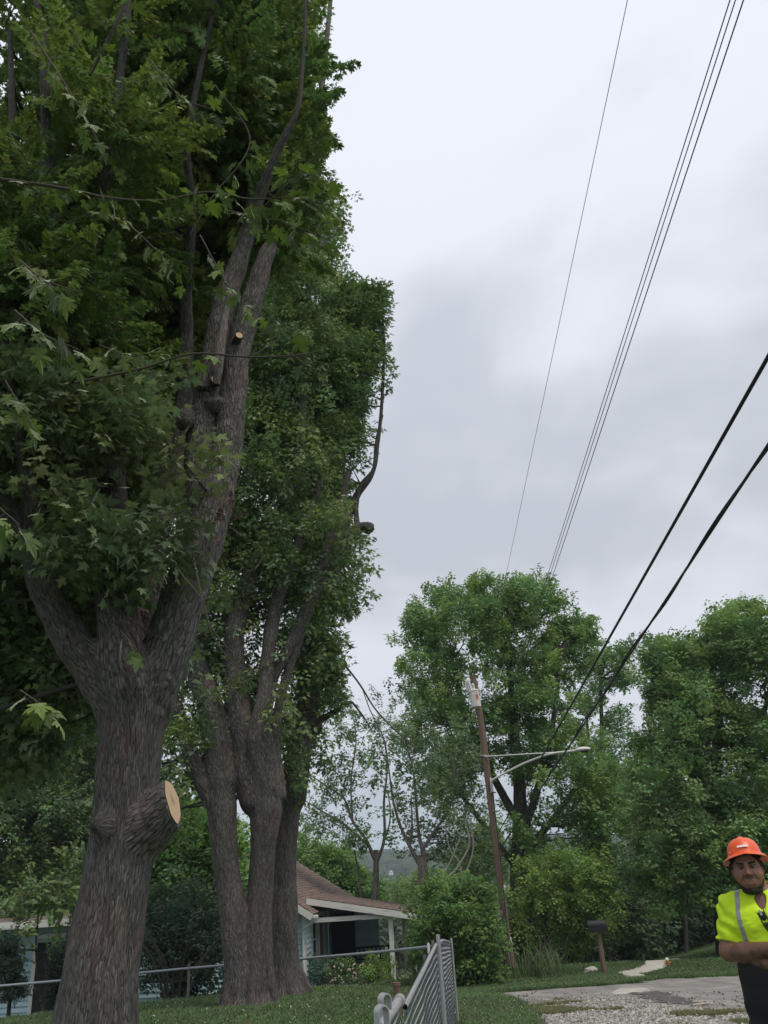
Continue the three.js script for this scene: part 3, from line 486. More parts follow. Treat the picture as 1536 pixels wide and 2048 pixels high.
  branches(t, samples(L), c, MAT.barkDark, { r0: 0.02, every: 2, max: 4 });
  mesh('limb', local(limbGeo([[612, 660, d + 0.4, 14], [622, 480, d + 0.7, 14], [634, 300, d + 0.9, 14], [646, 150, d + 1, 12], [660, 10, d + 1, 9], [668, -120, d + 1, 6]].map(seen), { seg: 9, seed: 4 }), t), MAT.barkGrey, t);
}
// ---------------------------------------------------------------- the third maple, its clipped side towards the wires
const TC = gAt(578, 1996, 16.6);
{
  const D = dist(TC), d = D;
  const t = thing('maple_tree', 'reddish grey maple right of the twin trunks with its wire side pruned flat', 'tree', TC);
  const stem = [{ p: TC.clone().add(V(0, -0.2, 0)), r: 0.44 }, ...[[574, 1960, d, 60], [571, 1900, d, 54], [569, 1800, d, 50], [570, 1700, d, 46], [573, 1640, d, 48], [580, 1590, d, 54], [594, 1530, d, 46], [606, 1450, d, 30], [616, 1400, d, 12]].map(seen)];
  const L = limbs(t, [
    [[582, 1590, d, 54], [600, 1500, d, 48], [612, 1430, d, 44], [622, 1360, d, 40], [632, 1290, d, 40], [645, 1220, d, 36], [662, 1150, d, 34], [684, 1095, d, 30], [706, 1064, d, 26], [722, 1054, d, 22], [738, 1056, d, 20]],
    [[655, 1180, d, 30], [676, 1100, d + 0.1, 26], [696, 1030, d + 0.1, 20], [718, 984, d + 0.1, 14], [738, 960, d, 10], [750, 930, d, 8], [755, 890, d, 8], [761, 840, d, 7], [766, 760, d, 6], [768, 680, d, 5], [762, 600, d, 3]],
    [[716, 1060, d, 13], [712, 1020, d, 10], [722, 970, d, 8], [746, 940, d, 7], [752, 890, d, 7], [764, 830, d, 6]],
    [[618, 1400, d, 34], [600, 1300, d + 0.3, 30], [620, 1180, d + 0.5, 26], [650, 1050, d + 0.6, 22], [676, 900, d + 0.7, 17], [690, 760, d + 0.7, 12], [700, 640, d + 0.7, 7]],
    [[640, 1440, d, 14], [668, 1425, d - 0.1, 11], [690, 1408, d - 0.2, 9], [704, 1404, d - 0.2, 7]],
  ], MAT.bark, 'limb', { lump: 0.07 });
  for (const [x, y, w] of [[737, 1056, 12]]) { const g = new THREE.IcosahedronGeometry(1, 3), P = g.attributes.position, k = mpp(x, y, d), c = at(x, y, d - 0.1); for (let i = 0; i < P.count; i++) { const q = V().fromBufferAttribute(P, i), m = 1 + 0.6 * fbm(q.x * 1.5 + x, q.y * 1.5, q.z * 1.5, 3); P.setXYZ(i, c.x + q.x * m * w * k, c.y + q.y * m * w * k, c.z + q.z * m * w * k); } const mg = mergeVertices(g); mg.computeVertexNormals(); mesh('burl', local(mg, t), MAT.bark, t); }
  {
    const root = (l, n) => l.slice(0, n).map((q, i) => ({ p: q.p, r: q.r * (i === n - 1 ? 0.8 : 1) })), toes = [0, 1, 2, 3, 4].map((i) => { const a = i * 1.257; return [{ p: TC.clone().add(V(Math.cos(a) * 0.5, -0.14, Math.sin(a) * 0.5)), r: 0.07 }, { p: TC.clone().add(V(Math.cos(a) * 0.14 - 0.03, 0.55, Math.sin(a) * 0.14)), r: 0.06 }]; });
    mesh('trunk', local(grown([stem, root(L[0], 8), root(L[1], 4), root(L[3], 4), root(L[4], 2), [{ p: at(618, 1450, d), r: 0.2 }, { p: at(632, 1456, d - 0.1), r: 0.13 }], [{ p: at(596, 1585, d), r: 0.16 }, { p: at(602, 1596, d - 0.12), r: 0.10 }], ...toes], 0.036, 0.07, { rough: 0.06 }), t), MAT.bark, t);
  }
  const c = crown(t, [
    [666, 730, d + 0.3, 60, 130, 1.3, 130, 11], [732, 660, d, 12, 60, 0.4, 16, 7], [645, 900, d + 0.4, 62, 110, 1.2, 90, 11], [706, 800, d + 0.2, 22, 90, 0.6, 30, 8], [700, 620, d + 0.2, 32, 36, 0.6, 26, 9], [744, 640, d, 10, 60, 0.3, 18, 7], [756, 740, d, 5, 40, 0.2, 6, 5], [748, 590, d, 8, 16, 0.2, 5, 7],
    [640, 1150, d + 0.5, 56, 80, 0.8, 34, 9], [706, 1110, d + 0.1, 14, 22, 0.3, 5, 6], [686, 1200, d, 16, 26, 0.3, 7, 7], [648, 1320, d + 0.4, 28, 80, 0.6, 24, 8], [668, 1390, d, 18, 30, 0.4, 5, 7],
    [600, 1440, d + 0.6, 50, 90, 0.8, 24, 7], [590, 1530, d - 0.3, 26, 40, 0.4, 6, 6], [560, 1000, d + 1.4, 90, 330, 1.0, 90, 9], [680, 590, d + 0.4, 26, 20, 0.5, 10, 8],
  ], { spray: 'mid', color: [0.088, 0.142, 0.046], seed: 9, clump: 0.27, shell: 0.45 });
  branches(t, samples(L), c, MAT.barkDark, { r0: 0.02, every: 2, max: 4 });
  mesh('twigs', [[[690, 1330, d, 4], [720, 1370, d, 4], [752, 1420, d, 3.4], [800, 1470, d + 0.2, 2.4], [835, 1500, d + 0.3, 1.6]], [[704, 1404, d - 0.2, 5], [726, 1432, d, 3.4], [745, 1462, d, 2]], [[700, 1190, d, 2], [728, 1192, d, 1.6], [734, 1214, d, 1.4], [748, 1218, d, 1]], [[690, 1170, d, 2], [722, 1170, d, 1.5], [738, 1180, d, 1]]].map((l) => local(limbGeo(l.map(seen), { seg: 5, step: 0.1, lump: 0.05 }), t)), MAT.twig, t, 'stuff');
}

{ // a low bough of the front maple reaching over the viewer, its leaves large and each its own
  const t = scene.getObjectByName('maple_tree'), bough = new THREE.Group(); bough.name = 'overhanging_bough'; t.add(bough); t.updateMatrixWorld(true);
  const r = mulberry(21), leafG = [1, 2, 3].map((k) => { const g = leafGeo('fine', 0.105 + 0.008 * k, 0.15 + 0.12 * k); return g; });
  const mats = [[0.10, 0.165, 0.022], [0.125, 0.20, 0.026], [0.085, 0.14, 0.026], [0.16, 0.25, 0.03], [0.075, 0.11, 0.05]].map((c) => new THREE.MeshPhysicalMaterial({ color: rgb(...c), roughness: 0.93, transmission: 0.45, thickness: 0, side: THREE.DoubleSide }));
  const twigs = [
    [[[-60, 350, 5.2, 9], [125, 376, 5.0, 7], [220, 396, 4.9, 6], [320, 401, 4.8, 5.5], [420, 384, 4.7, 5], [500, 398, 4.6, 4], [580, 396, 4.6, 3], [660, 410, 4.6, 2]], 46],
    [[[180, 150, 5.0, 7], [240, 30, 4.8, 9], [262, -40, 4.8, 9]], 10], [[[380, 470, 5.2, 3], [420, 400, 5.1, 3], [500, 280, 5.0, 3], [430, 170, 4.9, 3]], 16],
    [[[40, 520, 4.6, 3.4], [90, 560, 4.4, 3], [160, 585, 4.3, 2]], 12], [[[30, 620, 4.4, 3.4], [90, 670, 4.2, 3], [160, 700, 4.1, 2]], 12], [[[200, 690, 4.6, 2], [250, 710, 4.5, 2]], 5],
    [[[-20, 1000, 4.4, 3], [40, 1050, 4.3, 2]], 6], [[[150, 765, 5.4, 6], [290, 735, 5.2, 5.5], [380, 708, 5.1, 5], [500, 714, 5.0, 4.4], [580, 712, 5.0, 3.6], [640, 703, 5.0, 2.4]], 4],
    [[[400, 470, 5.4, 3], [470, 590, 5.2, 3], [540, 640, 5.0, 2.6], [585, 660, 5.0, 2]], 18], [[[40, 1380, 5.0, 3], [100, 1420, 4.9, 2]], 6], [[[240, 1260, 5.9, 2], [275, 1300, 5.8, 2]], 5],
    [[[60, 60, 4.8, 4], [150, 200, 4.6, 3], [200, 290, 4.6, 2.4]], 18], [[[300, 120, 5.0, 4], [370, 200, 4.8, 3], [430, 220, 4.8, 2]], 16], [[[250, 440, 5.2, 3], [330, 520, 5.0, 2.6], [360, 560, 5.0, 2]], 12], [[[10, 760, 4.8, 3], [70, 860, 4.6, 2.4]], 8], [[[450, 420, 4.8, 3], [540, 440, 4.7, 2.6], [640, 470, 4.6, 2]], 22], [[[520, 420, 4.7, 2.6], [600, 350, 4.6, 2.2], [650, 345, 4.6, 2]], 14],
  ];
  const tw = [];
  for (const [line, n] of twigs) {
    const pts = line.map(seen), curve = new THREE.CatmullRomCurve3(pts.map((q) => q.p)); tw.push(local(limbGeo(pts, { seg: 6, step: 0.06, lump: 0.06, seed: n }), t));
    for (let i = 0; i < n; i++) {
      const f = clamp((i + r()) / n * 0.9 + 0.1), p = curve.getPointAt(f), T = curve.getTangentAt(f), side = i % 2 ? 1 : -1;
      const d = T.clone().multiplyScalar(0.5).add(V((r() - 0.5) * 1.4, -0.35 - 0.6 * r(), (r() - 0.5) * 1.4)).addScaledVector(V(0, 1, 0).cross(T), side * 0.7).normalize();
      const up = V((r() - 0.5) * 1.3, 0.8, (r() - 0.5) * 1.3).normalize(), x = d.clone().cross(up).normalize(), z = x.clone().cross(d), s = 0.7 + 0.5 * r();
      const pet = 0.05 + 0.05 * r(), o = p.clone().addScaledVector(d, pet);
      const m = mesh('leaf', leafG[i % 3], mats[Math.min(4, Math.floor(r() * (f > 0.6 ? 4.6 : 3.4)))], bough);
      m.matrixAutoUpdate = true; new THREE.Matrix4().makeBasis(x.multiplyScalar(s), d.clone().multiplyScalar(s), z.multiplyScalar(s)).setPosition(o).premultiply(t.matrixWorld.clone().invert()).decompose(m.position, m.quaternion, m.scale);
      tw.push(local(new THREE.TubeGeometry(new THREE.LineCurve3(p, o), 1, 0.0014, 3), t));
    }
  }
  for (const g of tw) { g.deleteAttribute('uv'); }
  mesh('twigs', tw, MAT.twig, bough, 'stuff');
}
// ---------------------------------------------------------------- trees and shrubs further back
function backTree(name, label, cat, [bx, by], d, limbList, blobs, opt = {}, group) {
  const p = at(bx, by, d); p.y = ground(p.x, p.z);
  const t = thing(name, label, cat, p, 0, group), mat = opt.bark ?? MAT.barkDark;
  let pts = [];
  if (limbList.length) {
    const first = limbList[0].map(seen); first[0].p = p.clone().add(V(0, -0.15, 0));
    mesh('trunk', local(limbGeo(first, { seg: 14, step: 0.2, seed: bx, flare: 0.1 }), t), mat, t);
    pts = samples([first, ...limbs(t, limbList.slice(1), mat, 'limb', { step: 0.25 })]);
  }
  const c = crown(t, blobs.map(([x, y, dd, rx, ry, rd, n, per]) => [x, y, dd, rx, ry, rd, Math.round(n * (opt.dense ?? 1) * 1.35), per]), { spray: 'far', seed: bx % 97, clump: 0.7, ...opt });
  if (pts.length) branches(t, pts, c, mat, { r0: opt.br ?? 0.035, every: opt.every ?? 2, max: opt.max ?? 6 });
  return { t, pts };
}
// the big round maple behind the utility pole
backTree('maple_tree', 'big round crowned maple behind the utility pole, pale green at its top', 'tree', [1030, 1905], 38,
  [[[1030, 1905, 38, 34], [1035, 1750, 38, 30], [1040, 1600, 38, 26], [1030, 1480, 38, 20], [1020, 1350, 38, 12], [1015, 1250, 38, 6]],
   [[1036, 1700, 38, 18], [1080, 1560, 37.5, 14], [1110, 1420, 37, 10], [1120, 1290, 37, 5]], [[1040, 1650, 38, 18], [980, 1540, 38, 14], [930, 1420, 38, 10], [900, 1300, 38, 5]], [[1040, 1720, 38, 16], [1120, 1620, 38, 12], [1190, 1520, 38, 8]], [[1036, 1740, 38, 14], [960, 1640, 38, 10], [900, 1560, 38, 6]]],
  [[930, 1250, 38, 100, 75, 3, 42, 9], [1060, 1245, 38, 90, 75, 3, 40, 9], [1000, 1210, 38.5, 110, 40, 2.5, 26, 9], [1130, 1300, 38, 56, 60, 2.4, 20, 9], [860, 1330, 38, 60, 70, 2.6, 24, 9], [985, 1370, 37.5, 160, 80, 3, 56, 9], [880, 1440, 38, 70, 90, 2.6, 28, 9], [1090, 1440, 38, 110, 90, 3, 40, 9], [1130, 1560, 37, 90, 90, 2.6, 34, 9], [950, 1560, 39, 110, 70, 2, 14, 8], [1190, 1600, 37, 60, 80, 2.4, 24, 9], [1120, 1680, 37, 100, 60, 2, 20, 9], [900, 1560, 38.5, 60, 60, 2, 14, 8], [1000, 1480, 38.5, 120, 60, 2, 24, 9], [1160, 1255, 38, 40, 14, 1, 5, 6], [900, 1190, 38, 20, 16, 0.6, 4, 8], [950, 1172, 38, 16, 14, 0.5, 4, 8], [1010, 1182, 38, 20, 16, 0.6, 4, 8], [1050, 1172, 38, 14, 18, 0.5, 4, 8], [1100, 1190, 38, 18, 18, 0.6, 4, 8], [830, 1240, 38, 16, 16, 0.6, 4, 8], [1150, 1250, 38, 24, 16, 0.6, 4, 8]],
  { dense: 1.25, every: 4, vary: 0.34, color: [0.106, 0.176, 0.050], clump: 0.36, shell: 0.55, scale: 1.15, vary: 0.22 });
backTree('maple_tree', 'thinner dark tree with an open crown between the round maple and the right hand one', 'tree', [1215, 1900], 46,
  [[[1215, 1900, 46, 20], [1210, 1700, 46, 16], [1205, 1500, 46, 10], [1200, 1330, 46, 5]], [[1207, 1640, 46, 9], [1180, 1500, 46, 6], [1170, 1400, 46, 3]]],
  [[1195, 1340, 46, 50, 50, 3, 16, 8], [1246, 1335, 46, 40, 40, 2.4, 14, 8], [1236, 1600, 45, 60, 70, 2.4, 20, 9], [1200, 1450, 46, 55, 70, 3, 20, 8], [1215, 1560, 46, 40, 60, 3, 16, 8], [1270, 1620, 44, 50, 70, 3, 20, 9]],
  { dense: 1.3, every: 4, vary: 0.34, color: [0.092, 0.156, 0.050], clump: 0.38, scale: 1.2, shell: 0.5 });
// the right hand trees
backTree('maple_tree', 'broad leafy tree filling the right edge above the worker', 'tree', [1440, 1860], 32,
  [[[1440, 1860, 32, 34], [1432, 1700, 32, 30], [1430, 1560, 32, 22], [1440, 1420, 32, 14], [1450, 1300, 32, 7]], [[1432, 1680, 32, 18], [1380, 1540, 31.5, 14], [1340, 1420, 31, 8]], [[1432, 1660, 32, 18], [1500, 1520, 32, 14], [1540, 1380, 32, 8]], [[1380, 1800, 31, 10], [1366, 1700, 31, 9], [1350, 1600, 31, 6]]],
  [[1490, 1290, 32, 70, 70, 2.6, 34, 9], [1400, 1360, 32, 90, 70, 2.8, 40, 9], [1352, 1340, 32, 36, 46, 2, 14, 8], [1560, 1330, 32, 60, 90, 2.6, 26, 9], [1366, 1450, 31.5, 50, 70, 2.2, 26, 9], [1450, 1480, 31.5, 90, 90, 2.6, 36, 9], [1540, 1520, 32, 60, 110, 2.6, 28, 9], [1360, 1560, 31, 70, 80, 2.4, 32, 9], [1470, 1640, 31, 80, 80, 2, 30, 9], [1380, 1680, 31, 90, 70, 2.4, 36, 9], [1310, 1640, 32, 40, 80, 2, 24, 9], [1560, 1680, 31, 60, 90, 2.2, 24, 9], [1318, 1310, 32, 24, 26, 0.8, 6, 8], [1322, 1380, 32, 22, 50, 1.2, 12, 9], [1300, 1520, 32, 26, 50, 1.2, 12, 9], [860, 1260, 38, 40, 40, 1.6, 10, 8], [1440, 1250, 32, 14, 20, 0.6, 4, 8], [1490, 1226, 32, 18, 16, 0.6, 5, 8], [1380, 1290, 32, 16, 14, 0.5, 3, 8], [1430, 1750, 31, 90, 50, 1.6, 26, 8], [1310, 1760, 31, 50, 50, 1.4, 18, 8], [1510, 1750, 31, 60, 60, 1.4, 18, 8]],
  { dense: 1.3, every: 4, vary: 0.34, color: [0.106, 0.174, 0.054], clump: 0.36, shell: 0.55, scale: 1.1 });
{ // the dark thicket under them
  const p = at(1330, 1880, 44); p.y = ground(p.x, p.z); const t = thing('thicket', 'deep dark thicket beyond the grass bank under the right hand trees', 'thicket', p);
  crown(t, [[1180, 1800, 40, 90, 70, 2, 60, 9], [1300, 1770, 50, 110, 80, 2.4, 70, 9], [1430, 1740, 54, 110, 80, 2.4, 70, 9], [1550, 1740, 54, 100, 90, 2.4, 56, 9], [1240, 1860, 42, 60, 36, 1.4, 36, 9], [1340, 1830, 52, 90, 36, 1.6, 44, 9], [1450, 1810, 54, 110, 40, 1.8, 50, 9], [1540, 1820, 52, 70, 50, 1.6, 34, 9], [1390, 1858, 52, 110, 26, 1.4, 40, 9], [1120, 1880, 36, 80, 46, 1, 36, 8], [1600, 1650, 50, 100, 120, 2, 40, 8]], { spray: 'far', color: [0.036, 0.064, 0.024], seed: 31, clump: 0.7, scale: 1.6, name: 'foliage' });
  mesh('stems', [[[1372, 1905, 43, 8], [1372, 1850, 43, 7], [1366, 1780, 43, 5]], [[1300, 1900, 42, 8], [1306, 1820, 42, 7], [1310, 1700, 42, 5]]].map((l) => local(limbGeo(l.map(seen), { seg: 7, step: 0.3 }), t)), MAT.barkDark, t, 'stuff');
}
// shrubs
function shrub(label, [bx, by], blobs, opt, name = 'shrub', cat = 'shrub') {
  const p = gAt(bx, by, opt.d), d = opt.d, t = thing(name, label, cat, p);
  const r = mulberry(bx), st = [];
  for (let i = 0; i < 7; i++) { const a = r() * 6.28, e = p.clone().add(V(Math.cos(a) * (0.5 + r()), 0.9 + r() * 0.9, Math.sin(a) * (0.5 + r()))); st.push(local(limbGeo([{ p: p.clone().add(V(Math.cos(a) * 0.15, -0.1, Math.sin(a) * 0.15)), r: 0.03 }, { p: p.clone().lerp(e, 0.5).add(V(0, 0.15, 0)), r: 0.022 }, { p: e, r: 0.008 }], { seg: 5, step: 0.2, lump: 0.05 }), t)); }
  mesh('stems', st, MAT.barkDark, t, 'stuff');
  crown(t, blobs.map(([x, y, dd, ...q]) => [x, y, d + dd, ...q]), { name: 'foliage', ...opt }); return t;
}
shrub('rounded bright green bush right of the utility pole base', [1120, 1935], [[1130, 1770, 1.5, 90, 55, 1.6, 60, 9], [1075, 1800, 1.2, 56, 60, 1.4, 30, 9], [1185, 1800, 1.5, 50, 50, 1.4, 26, 9], [1110, 1850, 1.8, 90, 50, 1.2, 34, 8], [1120, 1722, 1.5, 40, 20, 0.8, 8, 8], [1190, 1750, 1.5, 30, 24, 0.8, 7, 8], [1200, 1850, 1.6, 30, 30, 0.8, 8, 8]], { d: 28.5, spray: 'small', color: [0.088, 0.148, 0.028], seed: 14, clump: 0.30, shell: 0.5, scale: 1.2 });
shrub('tall dark green bush between the porch and the utility pole', [920, 1985], [[918, 1850, 0.6, 70, 70, 1.4, 90, 9], [872, 1850, 1.5, 36, 64, 1.0, 34, 9], [955, 1880, 0.6, 34, 60, 0.8, 34, 9], [920, 1940, 0.5, 66, 40, 0.8, 46, 9], [905, 1785, 0.8, 46, 20, 0.8, 16, 8], [975, 1945, 0.4, 18, 30, 0.4, 10, 8], [865, 1930, 1.5, 30, 44, 0.6, 16, 8]], { d: 24, spray: 'small', color: [0.068, 0.128, 0.028], seed: 15, clump: 0.28, shell: 0.5, scale: 1.2 });
// the two half dead trees in the gap
const GAP1 = backTree('sparse_tree', 'sparse leaning tree with forked bare trunk above the porch roof', 'tree', [748, 1900], 36,
  [[[748, 1900, 36, 17.8], [750, 1800, 36, 14.8], [752, 1740, 36, 11.8], [752, 1700, 36, 9.6]],
   [[752, 1730, 36, 7.4], [768, 1680, 36, 5.9], [768, 1600, 36, 4.8], [774, 1540, 36, 3.7], [768, 1480, 36, 3.0], [740, 1420, 36, 2.2], [722, 1370, 36, 1.5]], [[750, 1720, 36, 8.1], [732, 1680, 36, 6.7], [704, 1640, 36, 5.2], [690, 1600, 36, 3.7], [650, 1570, 36, 3.0], [612, 1545, 36, 1.9]],
   [[735, 1690, 36, 4.4], [690, 1650, 36, 3.7], [640, 1620, 36, 3.0], [608, 1600, 36, 1.9]], [[705, 1640, 36, 3.7], [702, 1560, 36, 3.0], [712, 1480, 36, 2.2], [700, 1400, 36, 1.5]], [[766, 1690, 36, 3.7], [780, 1640, 36, 3.0], [776, 1580, 36, 2.2]], [[730, 1900, 36, 6.7], [722, 1800, 36, 5.9], [716, 1740, 36, 4.4], [708, 1700, 36, 2.2]]],
  [[680, 1480, 36, 50, 60, 2, 14, 4], [740, 1520, 36, 50, 80, 2, 14, 4], [660, 1580, 36, 50, 50, 2, 13, 4], [700, 1640, 36, 40, 40, 2, 8, 4], [640, 1650, 36, 44, 26, 1.5, 8, 4], [770, 1440, 36, 30, 60, 2, 8, 4], [640, 1420, 36, 30, 60, 1.5, 9, 4], [690, 1690, 36, 30, 20, 1, 5, 4]],
  { spray: 'far', color: [0.066, 0.118, 0.042], clump: 0.5, shell: 0.2, scale: 1.0, bark: MAT.barkGrey, br: 0.015, every: 1, max: 4 });
backTree('sparse_tree', 'half dead tree with bare pale side branches left of the utility pole', 'tree', [850, 1900], 33,
  [[[850, 1900, 33, 25.2], [846, 1800, 33, 23.7], [846, 1740, 33, 20.7], [842, 1710, 33, 14.8]],
   [[840, 1730, 33, 10.4], [818, 1690, 33, 7.4], [800, 1650, 33, 5.9], [786, 1600, 33, 4.4], [778, 1540, 33, 3.0], [770, 1480, 33, 2.2]], [[850, 1720, 33, 10.4], [838, 1670, 33, 6.7], [832, 1600, 33, 5.2], [826, 1540, 33, 3.7], [810, 1480, 33, 2.2]], [[844, 1700, 33, 6.7], [870, 1660, 33, 5.9], [898, 1620, 33, 3.7], [910, 1560, 33, 2.2]], [[820, 1690, 33, 4.4], [824, 1640, 33, 3.7], [822, 1590, 33, 2.2]]],
  [[830, 1540, 33, 60, 60, 2, 16, 5], [880, 1600, 33.5, 60, 60, 2, 18, 5], [790, 1450, 33, 40, 50, 2, 10, 4], [860, 1680, 34, 70, 30, 1.6, 14, 5], [900, 1500, 34, 50, 70, 2, 16, 5], [800, 1620, 33, 24, 24, 1, 4, 4], [930, 1680, 34, 50, 50, 1.6, 14, 5]],
  { spray: 'far', color: [0.068, 0.116, 0.04], clump: 0.5, shell: 0.2, scale: 1.0, bark: MAT.barkGrey, br: 0.015, every: 1, max: 4 });
{
  const p = at(905, 1800, 31); p.y = ground(p.x, p.z); const t = thing('dead_branch', 'tangle of bare bleached branches leaning above the dark green bush', 'branch', p), d = 31;
  [[[872, 1790, d, 7], [890, 1745, d, 5], [905, 1715, d, 3.5], [925, 1660, d, 2]], [[880, 1780, d, 7], [915, 1735, d, 5.5], [938, 1690, d, 4], [930, 1640, d, 2.5]], [[885, 1790, d, 5], [928, 1750, d, 4.5], [946, 1700, d, 3.5], [942, 1650, d, 2]], [[920, 1730, d, 3], [900, 1700, d, 2.2], [890, 1650, d, 1.5]]]
    .forEach((l) => mesh('branch', local(limbGeo([{ p: p.clone().add(V(0, 0.2, 0)), r: 0.06 }, ...l.map(seen)], { seg: 7, step: 0.15, seed: l[0][0] }), t), MAT.deadTwig, t));
  mesh('trunk', local(limbGeo([{ p: p.clone().add(V(0, -0.2, 0)), r: 0.13 }, { p: p.clone().add(V(0, 0.4, 0)), r: 0.1 }], { seg: 9, step: 0.1 }), t), MAT.barkGrey, t);
}
backTree('tree', 'low green tree in the valley seen between and behind the two sparse trees', 'tree', [880, 1880], 58,
  [[[880, 1880, 58, 10], [880, 1800, 58, 8], [878, 1760, 58, 4]]], [[880, 1778, 58, 60, 30, 2.4, 30, 9], [940, 1740, 56, 50, 50, 2.4, 36, 9], [810, 1800, 58, 60, 26, 2.4, 26, 9], [985, 1700, 54, 30, 50, 2, 18, 9], [720, 1800, 58, 40, 24, 2, 14, 8]], { dense: 1.3, every: 6, color: [0.085, 0.142, 0.042], clump: 0.6, scale: 1.2 });
// behind and left of the house
backTree('tree', 'light green leafy tree above the house roof, right of the third maple', 'tree', [655, 1860], 48,
  [[[655, 1860, 48, 14], [655, 1760, 48, 12], [650, 1700, 48, 6]]], [[650, 1740, 48, 60, 44, 2.4, 36, 8], [610, 1720, 48, 30, 34, 2, 14, 8], [690, 1760, 48, 40, 34, 2, 20, 8], [560, 1780, 48, 60, 60, 2, 26, 8], [735, 1790, 48, 30, 26, 2, 10, 8]], { dense: 2, every: 5, color: [0.084, 0.15, 0.038], clump: 0.55, scale: 1.2 });
backTree('tree', 'sunlit green tree filling the gap right of the foreground trunk', 'tree', [365, 1960], 26,
  [[[365, 1960, 26, 16], [370, 1750, 26, 14], [375, 1660, 26, 8]]], [[370, 1690, 26, 70, 60, 1.6, 60, 9], [330, 1720, 26, 50, 60, 1.4, 30, 9], [425, 1740, 26, 44, 60, 1.4, 30, 9], [360, 1790, 25.6, 90, 50, 1.4, 50, 9], [330, 1630, 26.5, 34, 30, 1.2, 9, 8], [420, 1830, 25.6, 40, 40, 1.2, 22, 9]], { dense: 1.6, every: 5, color: [0.084, 0.152, 0.034], clump: 0.5, scale: 1.2 });
backTree('tree', 'tall dense dark tree at the left edge behind the low house wing', 'tree', [60, 1900], 40,
  [[[60, 1900, 40, 20], [60, 1700, 40, 16], [62, 1500, 40, 10]]], [[60, 1660, 40, 140, 110, 3, 90, 9], [100, 1500, 41, 130, 110, 3, 70, 9], [-60, 1500, 40, 120, 160, 3, 60, 9], [150, 1700, 41, 50, 90, 2.4, 26, 9], [60, 1360, 42, 130, 90, 3, 44, 9], [170, 1560, 42, 60, 120, 2.4, 30, 9], [40, 1780, 39, 120, 50, 2, 40, 9], [150, 1240, 43, 130, 90, 3, 30, 9]], { dense: 2.2, every: 6, color: [0.062, 0.104, 0.03], clump: 0.6, scale: 1.3 });
backTree('tree', 'fine leaved yellow green sumac leaning over the low house roof', 'tree', [96, 1985], 27,
  [[[96, 1985, 27, 5], [72, 1900, 27, 4], [78, 1820, 27, 3], [84, 1780, 27, 2]]], [[110, 1796, 27, 40, 16, 0.6, 8, 6], [50, 1785, 27, 36, 10, 0.6, 5, 6], [8, 1880, 26.5, 24, 40, 0.4, 5, 5], [90, 1850, 26.5, 36, 20, 0.3, 2, 3], [145, 1770, 27, 14, 36, 0.5, 5, 6]], { spray: 'sumac', color: [0.075, 0.125, 0.03], clump: 0.32, scale: 0.9, br: 0.012 });
for (const [x, y, dd, w, h, label] of [[20, 1998, 24, 38, 116, 'dark cone shaped evergreen at the left edge before the blue wall'], [122, 2005, 24, 30, 100, 'dark evergreen column half hidden by the foreground trunk']]) {
  const p = at(x, y, dd); p.y = ground(p.x, p.z); const t = thing('evergreen_shrub', label, 'shrub', p);
  mesh('stem', local(limbGeo([{ p: p.clone().add(V(0, -0.1, 0)), r: 0.06 }, { p: p.clone().add(V(0, 1.2, 0)), r: 0.03 }, { p: p.clone().add(V(0, 2, 0)), r: 0.01 }], { seg: 6 }), t), MAT.barkDark, t);
  const bl = []; for (let k = 0; k < 6; k++) { const f = k / 6; bl.push([x + 2 - k * 1.5, y - 10 - h * f, dd, w * (1 - f * 0.85) * 0.72, h * 0.12, w * (1 - f * 0.8) * 0.012, Math.round(16 * (1 - f * 0.6)), 8]); }
  crown(t, bl, { spray: 'small', color: [0.018, 0.034, 0.017], seed: x, clump: 0.14, scale: 0.6, name: 'foliage', lift: 0.8 });
}
shrub('dark broadleaf shrub mass behind the fence between the trunks', [350, 1995], [[350, 1880, 2, 60, 60, 1.2, 44, 9], [410, 1900, 2, 44, 70, 1.2, 34, 9], [320, 1830, 3, 40, 50, 1, 18, 9], [400, 1820, 3, 50, 40, 1, 18, 9], [350, 1960, 2, 90, 26, 0.6, 10, 6]], { d: 20.5, spray: 'far', color: [0.028, 0.05, 0.022], seed: 19, clump: 0.4, scale: 0.8 });
